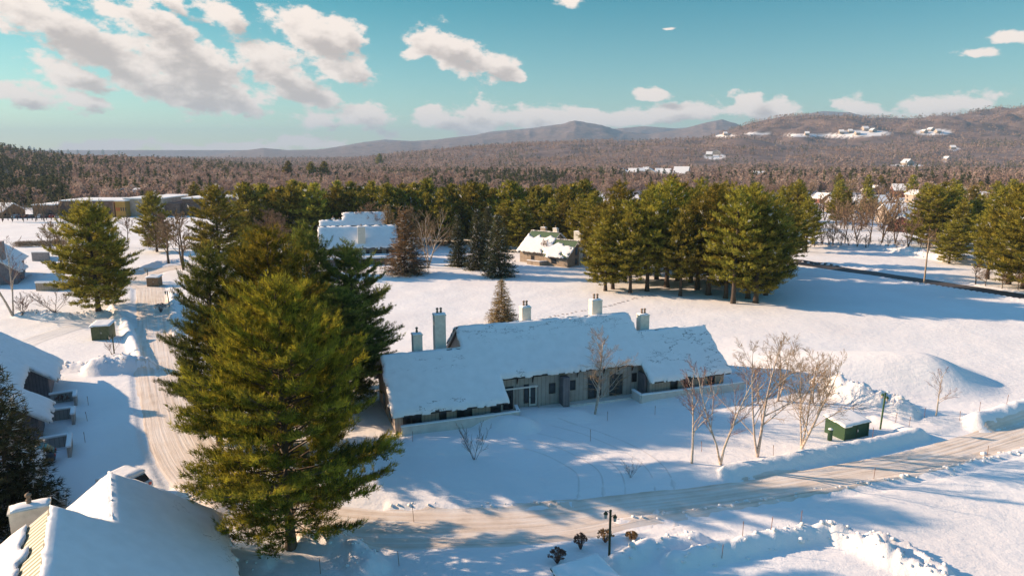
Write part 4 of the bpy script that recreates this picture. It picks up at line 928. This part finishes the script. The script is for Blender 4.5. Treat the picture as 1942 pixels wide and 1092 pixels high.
# ------------------------------------------------------------------ the woods on the hills
def wood(name, n, seed, ymin, ymax, keep, hmin, hmax, nt, mat, conif, near_pow=1.0, ts=1.0):
    rng = np.random.default_rng(seed); y = ymin * (ymax / ymin) ** rng.random(n) if near_pow == 1 else np.exp(np.log(ymin) + (np.log(ymax) - np.log(ymin)) * rng.random(n) ** near_pow)
    u = rng.uniform(-.95, .95, n); x = u * y; z = ground_z(x, y); px, py = project(x, y, z)
    k = keep(x, y, z, px, py) * forest_mask(px, py) > rng.random(n); x, y, z = x[k], y[k], z[k]; n = len(x)
    h = rng.uniform(hmin, hmax, n) * (1 + np.clip((y - 1500) / 4000, 0, .8)) * rng.choice([.8, 1, 1.25], n); r = h * (rng.uniform(.17, .25, n) if conif else rng.uniform(.32, .48, n))
    m = nt; q = rng.random((n, m)); a = rng.uniform(0, 6.283, (n, m)); 
    if conif: zz = q ** 1.4 * .92 + .06; rr = (1 - zz) * 1.1 * rng.uniform(.3, 1, (n, m))
    else: zz = .25 + .75 * q; rr = np.sqrt(np.clip(1 - ((zz - .58) / .45) ** 2, .02, 1)) * rng.uniform(.1, 1, (n, m)) ** .6
    cx = x[:, None] + r[:, None] * rr * np.cos(a); cy = y[:, None] + r[:, None] * rr * np.sin(a); cz = z[:, None] + h[:, None] * zz
    C = np.stack([cx, cy, cz], -1).reshape(-1, 3); sz = np.repeat(h, m) * (.30 if not conif else .24) * ts
    d1 = rng.normal(size=C.shape); d1[:, 2] = np.abs(d1[:, 2]) * (.6 if conif else 1.5); d1 /= np.linalg.norm(d1, axis=1)[:, None]; d2 = rng.normal(size=C.shape); d2 /= np.linalg.norm(d2, axis=1)[:, None]
    V = np.stack([C - d2 * sz[:, None] * .38, C + d2 * sz[:, None] * .38, C + d1 * sz[:, None]], 1).reshape(-1, 3)
    t = np.repeat(rng.random(n), m) * .75 + rng.random(n * m) * .25
    F = np.arange(len(V)).reshape(-1, 3); o = np_mesh(name, V, F, mat, fattr={'tint': ('FACE', t)}); return tag(o, kind='stuff')
def mat_wood(name, stops):
    m, nt, out = new_mat(name); a = nd(nt, 'ShaderNodeAttribute', attribute_name='tint'); n = noise(nt, .006, 4, .6)
    f = mathn(nt, 'ADD', mathn(nt, 'MULTIPLY', a.outputs['Fac'], .6), mathn(nt, 'MULTIPLY', n.outputs['Fac'], .4)); col = ramp(nt, f, stops)
    d = nt.nodes.new('ShaderNodeBsdfDiffuse'); t = nt.nodes.new('ShaderNodeBsdfTranslucent'); mx = nt.nodes.new('ShaderNodeMixShader'); mx.inputs[0].default_value = .3
    nt.links.new(col, d.inputs[0]); nt.links.new(col, t.inputs[0]); nt.links.new(d.outputs[0], mx.inputs[1]); nt.links.new(t.outputs[0], mx.inputs[2]); nt.links.new(mx.outputs[0], out.inputs[0]); return m
M['wood_bare'] = mat_wood('bare_wood', [(.15, (.19, .132, .115)), (.5, (.34, .24, .20)), (.85, (.54, .41, .34))])
M['wood_green'] = mat_wood('evergreen_wood', [(.15, (.045, .05, .040)), (.5, (.10, .105, .058)), (.85, (.19, .175, .08))])
def keep_bare(x, y, z, px, py):
    k = sstep(470, 560, y + 40 * (vnoise(x / 60, y / 60, 4) - .5)); k = np.where(px < 400, sstep(370, 400, y), k)
    return k * np.where(fbm(x / 150, y / 150, 91, 3) < .60, 1, .12) * np.where(fbm(x / 90, y / 60, 95, 3) > .66, .25, 1) * np.where(px < 130, np.where(y < 800, .15, .5), 1)
def keep_green(x, y, z, px, py):
    k = sstep(470, 560, y); k = np.where(px < 400, sstep(365, 400, y), k); cl = sstep(.55, .68, fbm(x / 130, y / 130, 92, 3)); cl = np.where(px < 140, np.maximum(cl, .9), cl); cl = np.where((px < 480) & (y < 1500), np.maximum(cl, .35), cl)
    return k * np.maximum(cl, .10)
wood('bare_woodland', 13000, 1, 365, 720, keep_bare, 6, 9.5, 110, M['wood_bare'], False, ts=.45)
wood('bare_woodland', 23000, 5, 720, 1450, keep_bare, 6, 9.5, 36, M['wood_bare'], False, ts=.7)
wood('bare_woodland', 46000, 2, 1350, 4200, keep_bare, 6, 9.5, 12, M['wood_bare'], False, .8)
wood('evergreen_woodland', 9000, 3, 365, 800, keep_green, 8, 13, 110, M['wood_green'], True, ts=.5)
wood('evergreen_woodland', 11000, 6, 800, 1500, keep_green, 8, 13, 40, M['wood_green'], True, ts=.75)
wood('evergreen_woodland', 26000, 4, 1400, 4200, keep_green, 8, 13, 12, M['wood_green'], True, .8)
# ================================================================== street furniture and small things
def lamp_post(label, px, py, top, heads=2, mat='post', lean=0.0, rz=0.3):
    p = at(px, py); h = top_h(top, p[0], p[1]); r = thing('lamp_post', label, 'lamp', (p[0], p[1], gz(p[0], p[1])), rz); r.rotation_euler = (0, lean, rz)
    MB().tube((0, 0, -.2), (0, 0, h), .085, .08, 10).lathe([(.1, h), (.1, h + .03), (.03, h + .09)], n=10).build('post', M[mat], r)
    for k in range(heads):
        sx = -1 if k == 0 else 1; zz = h - .08 - k * .35; x = sx * .34
        MB().tube((0, 0, zz - .1), (x * .6, 0, zz + .1), .025, .02, 6).tube((x * .6, 0, zz + .1), (x, 0, zz), .02, .02, 6).build('arm', M[mat], r)
        l = MB().lathe([(.05, zz - .42), (.10, zz - .38), (.13, zz - .12), (.13, zz - .1)], (x, 0, 0), 8).build('lantern', M['lantern'], r)
        MB().lathe([(.16, zz - .1), (.15, zz - .06), (.06, zz + .06), (.02, zz + .14)], (x, 0, 0), 8).build('lantern_cap', M[mat], l)
    return r
lamp_post('dark lamp post with two lanterns beside the dried shrubs at the bottom', 1155, 1068, 968, 2, 'post')
lamp_post('green lamp post with two lanterns by the plowed snow right of the green shelter', 1669, 816, 746, 2, 'postgreen', .05)
lamp_post('thin leaning post at the roadside left of the foreground pines', 322, 586, 552, 1, 'post', -.05)
lamp_post('thin post beside the brown shelter at upper left', 282, 541, 512, 1)
lamp_post('thin post behind the big snow pile in the left lot', 217, 673, 636, 1)
lamp_post('thin dark post in front of the far left enclosure', 117, 520, 492, 1)
stk = [(785, 990, 960), (1120, 838, 815), (1368, 1072, 1038), (1406, 1048, 1030), (1460, 1030, 1015), (1516, 1022, 1006), (1465, 882, 864), (1657, 908, 890), (1617, 790, 772), (1697, 812, 794), (1723, 818, 800), (1752, 800, 784), (1819, 805, 786), (1855, 798, 784), (1906, 788, 770), (1872, 865, 852), (757, 1075, 1045), (608, 1092, 1072), (1152, 800, 780), (757, 850, 828), (783, 850, 828), (1653, 846, 830), (168, 770, 752), (166, 800, 782), (162, 842, 822), (1330, 860, 846), (1242, 790, 778)]
stk.sort()
sp0 = None
for i, (px, py, tp) in enumerate(stk):
    p = at(px, py); z = gz(p[0], p[1]); h = max(1.0, CAMH + p[1] * uslope(971, tp)[1] - z)
    if sp0 is None:
        sp0 = MB().tube((0, 0, -.2), (0, 0, 1.2), .022, .02, 6).tube((0, 0, 1.0), (0, 0, 1.14), .03, .03, 6).lathe([(.02, 1.2), (.03, 1.22), (.01, 1.27)], n=6).build('marker_stake', M['stake']); o = sp0
    else: o = sp0.copy(); scene.collection.objects.link(o)
    o.location = (p[0], p[1], z); o.scale = (1, 1, min(h, 1.7) / 1.2); o.rotation_euler = (rng0.uniform(-.06, .06), rng0.uniform(-.06, .06), 0)
    tag(o, '%s thin marker stake from the left standing in the snow' % ordn(i), 'stake', 'marker stakes in the snow')
def flower_shrub(label, px, py, top, wide, mat, seed):
    rng = np.random.default_rng(seed); p = at(px, py); h = top_h(top, p[0], p[1]); r = thing('hydrangea_shrub', label, 'shrub', (p[0], p[1], gz(p[0], p[1])), 0)
    segs = []; C = []
    for i in range(64):
        a = rng.uniform(0, 6.28); q = rng.uniform(0, 1) ** .5; e = np.array([math.cos(a) * q * wide, math.sin(a) * q * wide, h * (.55 + .5 * math.sqrt(max(0, 1 - q * q))) * rng.uniform(.75, 1)])
        m = e * .5 + np.array([0, 0, .1]); segs.append([e[0] * .1, e[1] * .1, 0, *m, .012, .010]); segs.append([*m, *e, .010, .007]); C.append(e)
    V, F = tubes(segs, 3); np_mesh('stems', V, F, M['twig_red'], r)
    V = soup(np.array(C), np.tile([0, 0, .2], (len(C), 1)), .11, 14, .6, rng, 1.2); np_mesh('flower_heads', V, np.arange(len(V)).reshape(-1, 3), M[mat], r)
flower_shrub('dark round shrub of dried flower heads, leftmost at the bottom edge', 1057, 1073, 1042, .62, 'seed', 1)
flower_shrub('tall shrub of dark dried flower heads left of the lamp post', 1101, 1045, 1012, .45, 'seed', 2)
flower_shrub('pale gold dried shrub directly behind the lamp post', 1148, 1032, 1006, .6, 'seed_gold', 3)
flower_shrub('small gold dried shrub right of the lamp post', 1198, 1026, 1010, .42, 'seed_gold', 4)
flower_shrub('low dark dried shrub by the middle low wall at left', 120, 765, 748, .7, 'seed', 5)
flower_shrub('reddish dried shrub by the leaning post at the roadside', 305, 592, 575, 1.0, 'seed', 6)
flower_shrub('dark dried shrub before the second low wall of the long house', 1098, 760, 748, .5, 'seed', 7)

# utility pole with cross arm and lines
p = at(1752, 540); ph = top_h(452, p[0], p[1]); up = thing('utility_pole', 'tall wooden utility pole with cross arm beside the paved road', 'pole', (p[0], p[1], gz(p[0], p[1])), R(12))
MB().tube((0, 0, -.3), (0, 0, ph), .2, .13, 10).build('post', M['pole'], up)
MB().box(-1.5, -.22, ph - .5, 1.5, -.13, ph - .38).build('cross_arm', M['pole'], up)
for x in (-1.4, -.5, .5, 1.4): MB().lathe([(.04, ph - .38), (.07, ph - .3), (.04, ph - .2)], (x, -.17, 0), 8).build('insulator', M['lantern'], up)
def wire(label, a, b, sag=1.2, r=.03):
    a = Vector(a); b = Vector(b); m = MB(); n = 14; pr = None
    for i in range(n + 1):
        t = i / n; q = a.lerp(b, t) - Vector((0, 0, sag * 4 * t * (1 - t)))
        if pr is not None: m.tube(pr, q, r, r, 4, cap=False)
        pr = q
    tag(m.build('power_line', M['trim']), label, 'power line', 'lines of the utility pole')
top = Vector((p[0], p[1], ph - .25)); e1 = at(2080, 545); e2 = at(1490, 500)
wire('upper power line running right from the utility pole', top + Vector((.9, 0, .1)), (e1[0], e1[1] - 25, 9.2)); wire('lower power line running right from the utility pole', top + Vector((-.9, 0, -.6)), (e1[0], e1[1] - 25, 8.2))
wire('power line running left from the utility pole toward the grove', top + Vector((-1.4, 0, 0)), (e2[0], e2[1], 8.9))

# snow covered car behind the near roof
def car(label, x, y, z, rz, paint, snow=True, group=None, name='parked_car'):
    r = thing(name, label, 'car', (x, y, z), rz, group)
    prof = [(-2.2, .35), (-2.25, .75), (-2.15, 1.05), (-1.75, 1.12), (-1.35, 1.62), (.55, 1.66), (1.15, 1.12), (2.05, .98), (2.25, .7), (2.2, .35)]
    MB().prism_y(prof, -.9, .9).build('body', M[paint], r, bevel=.1, smooth=False)
    for s in (-1, 1):
        y0 = s * .905
        for a, b, c, d in ((-1.5, -.45, 1.12, 1.5), (-.38, .6, 1.12, 1.5)): MB().prism_y([(a, c), (b, c), (b - .02, d), (a + .22 if a < -1 else a, d)] if a < -1 else [(a, c), (b + .28, c), (b - .02, d), (a, d)], min(y0, y0 - s * .02), max(y0, y0 - s * .02)).build('side_window', M['glass'], r)
        for x_ in (-1.4, 1.4):
            w = MB().tube((x_, s * .72, .33), (x_, s * .93, .33), .33, .33, 16).build('wheel', M['rubber'], r); MB().tube((x_, s * .93, .33), (x_, s * .945, .33), .18, .18, 10).build('rim', M['lantern'], w)
        MB().box(-2.27, s * .58 - .12, .78, -2.18, s * .58 + .28 if s > 0 else s * .58 + .12, 1.0).build('tail_light', M['tail'], r)
        MB().box(2.17, s * .62 - .16, .66, 2.27, s * .62 + .16, .84).build('headlight', M['lantern'], r)
    MB().prism_y([(-2.02, 1.14), (-1.78, 1.14), (-1.46, 1.52), (-1.62, 1.52)], -.74, .74).build('rear_window', M['glass'], r)
    if snow:
        snow_sheet('snow_cover', r, lambda a, b: np.interp(a, [-1.4, .6, 1.2, 2.1], [1.63, 1.66, 1.14, 1.0]) + 0 * b, lambda a, b, ac, bc: (np.abs(bc) < .86) & (ac > -1.4) & (ac < 2.05), -1.5, 2.2, -.9, .9, .26, .15, 9)
    return r
p = at(238, 936); cr = car('white car with snow on its roof, half hidden behind the near house roof', p[0], p[1], gz(p[0], p[1]), R(158), 'carwhite')
def copy_tree(o, parent=None, depth=0):
    c = o.copy(); scene.collection.objects.link(c); c.parent = parent
    for ch in o.children: copy_tree(ch, c)
    return c
cols = ['carwhite', 'cardark', 'carred', 'cardark', 'carwhite', 'cardark', 'carred', 'carwhite', 'cardark']
for i, px in enumerate((30, 40, 50, 62, 76, 88, 102, 112, 138)):
    q = at(px, 413); car('%s parked car from the left before the brick school' % ordn(i), q[0], q[1], gz(q[0], q[1]), R(90 + rng0.uniform(-8, 8)), cols[i], False, 'cars parked before the school')

q = hp(W, -28.2, 1.6); car('dark car parked in the shaded notch of the left edge house', q[0], q[1], gz(q[0], q[1]) , W.root.rotation_euler.z + R(90), 'cardark', False)
# the school far left
def place_block(r, x0, x1, y0, y1, z, mat, name='wall', cap=True):
    o = MB().box(x0, y0, 0, x1, y1, z).build(name, M[mat], r)
    if cap: MB().box(x0 - .3, y0 - .3, z + .004, x1 + .3, y1 + .3, z + .55).build('roof', M['snow'], r, bevel=.15)
    return o
p = at(58, 413); sc = thing('school_building', 'long brown brick school with snowy flat roofs and a yellow panelled block at left', 'building', (p[0], p[1] + 2, gz(p[0], p[1])), R(2))
k = 310 / 1295.0
place_block(sc, 0, 10, 0, 22, 5.5, 'brick'); place_block(sc, 10.1, 40, 4, 26, 7.2, 'brick'); place_block(sc, 40.1, 58, 3, 30, 8.2, 'hwall'); place_block(sc, 65, 86, 8, 34, 8.0, 'brick')
place_block(sc, 36.6, 37.4, -.5, 3.7, 7.0, 'wood', 'pier', False)
place_block(sc, 38.5, 43, -1.5, 2.8, 7.4, 'yellow', 'wall')
for i in range(5): MB().box(38.9 + i * 1.0, -1.62, 3.0, 39.3 + i * 1.0, -1.5, 4.6).build('window', M['glass' if i > 1 else 'redpanel'], sc)
MB().box(58.1, 5, 0, 64.9, 24, 6.0).build('wall', M['brick'], sc)
for i in range(8): o = MB().box(11 + i * 3.4, 3.86, 1.2, 13 + i * 3.4, 3.98, 3.0).build('window', M['glass'], sc)
for i in range(5): o = MB().box(66.5 + i * 3.8, 7.86, 4.0, 68.5 + i * 3.8, 7.98, 6.0).build('window', M['glass'], sc)
for i in range(3): MB().box(1 + i * 3, -.12, 1.0, 2.6 + i * 3, -.01, 3.4).build('window', M['glass'], sc)
# rail fence before the school
a = at(-40, 419); b = at(178, 416); fr = thing('rail_fence', 'dark rail fence between the white field and the school', 'fence', (a[0], a[1], gz(a[0], a[1]))); d = b - a; n = 24
for i in range(n + 1): MB().box(d[0] * i / n - .12, d[1] * i / n - .12, -.3, d[0] * i / n + .12, d[1] * i / n + .12, 2.0).build('post', M['trim'], fr)
for z in (.7, 1.75): MB().prism_z([(0, -.05), (d[0], d[1] - .05), (d[0], d[1] + .05), (0, .05)], z, z + .18).build('rail', M['wood'], fr)
a = at(30, 470); b = at(125, 467); d = b - a; h_ = thing('hedge', 'brown clipped hedge along the near side of the white field', 'hedge', (a[0], a[1], gz(a[0], a[1]))); rg = np.random.default_rng(3)
t = rg.random(2600); C = np.stack([d[0] * t + rg.normal(size=2600) * .5, d[1] * t + rg.normal(size=2600) * .5, rg.uniform(0, 1.5, 2600)], 1); V = soup(C, np.tile([0, 0, .8], (2600, 1)), .5, 3, .12, rg, .7)
np_mesh('twigs', V, np.arange(len(V)).reshape(-1, 3), M['twig_gold'], h_)

# village and hillside houses
def small_house(px, py, w, d, h, rz, wall, label, group=None, roofh=None, snowy=True):
    p = hit(px, py); r = thing('house', label, 'house', (p[0], p[1], p[2] - .5), R(rz), group); roofh = roofh or w * .28; x, y = w / 2, d / 2
    MB().prism_y([(-x, 0), (x, 0), (x, h + .5), (0, h + .5 + roofh), (-x, h + .5)], -y, y).build('wall', M[wall], r)
    k = roofh / x; o = .5; t = .45
    m = MB(); m.prism_y([(-x - o, h + .52 - o * k), (0, h + .52 + roofh), (0, h + .52 + roofh + t), (-x - o, h + .52 - o * k + t)], -y - o, y + o); m.prism_y([(.003, h + .52 + roofh), (x + o, h + .52 - o * k), (x + o, h + .52 - o * k + t), (.003, h + .52 + roofh + t)], -y - o, y + o)
    m.build('roof', M['snow'], r)
    for i in range(max(2, int(w / 2.4))):
        xx = -x + (i + .5) * w / max(2, int(w / 2.4)); MB().box(xx - .5, -y - .06, 1.4, xx + .5, -y + .02, 2.7).build('window', M['glass'], r)
    for i in range(max(2, int(d / 3))):
        yy = -y + (i + .5) * d / max(2, int(d / 3)); MB().box(-x - .06, yy - .5, 1.4, -x + .02, yy + .5, 2.7).build('window', M['glass'], r)
    if h > 4:
        for i in (-1, 1): MB().box(i * w * .22 - .5, -y - .06, 4.0, i * w * .22 + .5, -y + .02, 5.2).build('window', M['glass'], r)
    MB().box(x * .4, -.4, h, x * .4 + .9, .5, h + roofh + 1.6).build('chimney', M['brick'], r)
    return r
HV = [(1590, 402, 15, 10, 3, 80, 'hwall'), (1560, 385, 10, 9, 3, 20, 'hwall_red'), (1625, 398, 11, 9, 3, 60, 'hwall'), (1700, 424, 16, 11, 3.5, 85, 'hwall'), (1738, 418, 12, 9, 3, 75, 'hwall'), (1712, 438, 9, 12, 3.2, -35, 'hwall_red'), (1660, 392, 11, 8, 3, 90, 'hwall'), (1706, 374, 14, 10, 5, 70, 'hwall_red'), (1735, 384, 8, 8, 5, 15, 'hwall'),
      (1770, 392, 12, 9, 3, 60, 'hwall'), (1860, 398, 15, 10, 5, 80, 'hwall'), (1905, 388, 12, 9, 3, 70, 'hwall'), (1500, 376, 12, 9, 3, 70, 'hwall'), (1440, 345, 24, 14, 5, 80, 'hwall'), (1830, 372, 12, 9, 3, 20, 'hwall'), (1655, 372, 12, 9, 4, 10, 'hwall')]
HV.sort()
for i, (px, py, w, d, h, rz, wl) in enumerate(HV): small_house(px, py, w, d, h, rz, wl, '%s snow roofed village house from the left, beyond the paved road' % ordn(i), 'snow roofed village houses')
HH = [(1180, 331, 18, 12, 5), (1200, 334, 20, 13, 6), (1215, 329, 16, 12, 5), (1232, 336, 22, 14, 6), (1250, 331, 18, 12, 5), (1262, 337, 26, 14, 5), (1292, 341, 40, 18, 5), (1345, 297, 26, 16, 6), (1358, 294, 24, 16, 6), (1225, 326, 16, 11, 5), (1168, 336, 16, 11, 5)]
HH.sort()
for i, (px, py, w, d, h) in enumerate(HH): small_house(px, py, w, d, h, rng0.choice([70, 85, 20, -20]), 'hwall', '%s hillside house from the left above the middle wood' % ordn(i), 'houses above the middle wood')
HT = [(1595, 255, 30, 18, 6), (1612, 252, 26, 16, 6), (1640, 249, 34, 20, 7), (1655, 252, 28, 16, 6), (1625, 257, 26, 16, 6), (1530, 257, 30, 16, 6), (1765, 249, 30, 18, 6), (1778, 252, 26, 16, 6), (1752, 253, 26, 16, 6), (1806, 283, 24, 14, 5), (1375, 258, 28, 16, 6), (1720, 313, 30, 16, 5), (1795, 305, 20, 12, 5)]
HT.sort()
for i, (px, py, w, d, h) in enumerate(HT): small_house(px, py, w, d, h, rng0.choice([75, 85, 30]), 'hwall', '%s house from the left high on the right hillside' % ordn(i), 'houses high on the hillside')
for px, py, w, rz, lb in ((235, 388, 14, 10, 'snow roofed house behind the school, left one'), (272, 387, 14, 80, 'snow roofed house behind the school, right one'), (345, 395, 40, 84, 'long low snow roofed hall right of the school')): small_house(px, py, w, 12 if w < 20 else 16, 5, rz, 'hwall', lb, roofh=2.2 if w > 20 else None)
small_house(12, 412, 12, 9, 3, 80, 'wood', 'small brown snow roofed house at the left end of the fence')
p = hit(500, 452); small_house(505, 452, 10, 18, 3, 85, 'wall_dark', 'low snow roofed house glimpsed left of the blue roofs, behind the spruce')

# a trodden line of footprints over the open snow
c = resample(P2([(1040, 603), (1075, 598), (1120, 589), (1160, 580), (1210, 566), (1240, 562)]), .7); m = MB(); rg = random.Random(2)
for i, q in enumerate(c):
    x = q[0] + (-.18 if i % 2 else .18) * .4 + rg.uniform(-.1, .1); y = q[1] + (-.25 if i % 2 else .25) + rg.uniform(-.1, .1); z = gz(x, y); n = 7
    if rg.random() < .12: continue
    vs = [(x + math.cos(6.283 * k / n) * .24, y + math.sin(6.283 * k / n) * .26, z + .05) for k in range(n)] + [(x, y, z + .015)]; m.add(vs, [(k, (k + 1) % n, n) for k in range(n)])
fp = m.build('footpath', simple('trodden_snow', (.30, .26, .25), (.42, .37, .35), 3, .9, 0)); tag(fp, kind='structure')
# loose lumps of plowed snow
rg = np.random.default_rng(77); V = []; F = []
ico = np.array([(0, 0, 1), (.9, 0, .4), (.28, .85, .4), (-.72, .53, .4), (-.72, -.53, .4), (.28, -.85, .4), (.72, .53, -.4), (-.28, .85, -.4), (-.9, 0, -.4), (-.28, -.85, -.4), (.72, -.53, -.4), (0, 0, -1)])
icf = np.array([(0, 1, 2), (0, 2, 3), (0, 3, 4), (0, 4, 5), (0, 5, 1), (1, 6, 2), (2, 7, 3), (3, 8, 4), (4, 9, 5), (5, 10, 1), (2, 6, 7), (3, 7, 8), (4, 8, 9), (5, 9, 10), (1, 10, 6), (6, 11, 7), (7, 11, 8), (8, 11, 9), (9, 11, 10), (10, 11, 6)])
for pts, h, w, l in BANKS:
    if l < .5: continue
    P = np.array(pts); seg = np.linalg.norm(np.diff(P, axis=0), axis=1); n = int(seg.sum() * w * 3.2)
    for _ in range(n):
        k = rg.choice(len(seg), p=seg / seg.sum()); q = P[k] + (P[k + 1] - P[k]) * rg.random() + rg.normal(size=2) * w * .5; s = rg.uniform(.05, .2) * (1 if rg.random() < .93 else 1.8)
        v = ico * s * rg.uniform(.7, 1.2, (12, 1)) * np.array([1, 1, .75]); v[:, 0] += q[0]; v[:, 1] += q[1]; v[:, 2] += gz(q[0], q[1]) + s * .25; F.append(icf + 12 * len(V)); V.append(v)
tag(np_mesh('snow_lumps', np.concatenate(V), np.concatenate(F), M['clod']), kind='stuff')

# remove tree models nothing used
for key, p in list(PROTO.items()):
    if key not in USED:
        for o in p[:2]: bpy.data.objects.remove(o)
# ------------------------------------------------------------------ the air
hz, nt, out = new_mat('haze_air'); v = nt.nodes.new('ShaderNodeVolumePrincipled'); v.inputs['Color'].default_value = (.44, .64, .92, 1); v.inputs['Density'].default_value = 8e-5; v.inputs['Anisotropy'].default_value = 0
nt.links.new(v.outputs[0], out.inputs['Volume'])
tag(MB().box(-20000, -40, -15, 20000, 17500, 720).build('haze', hz), kind='stuff')
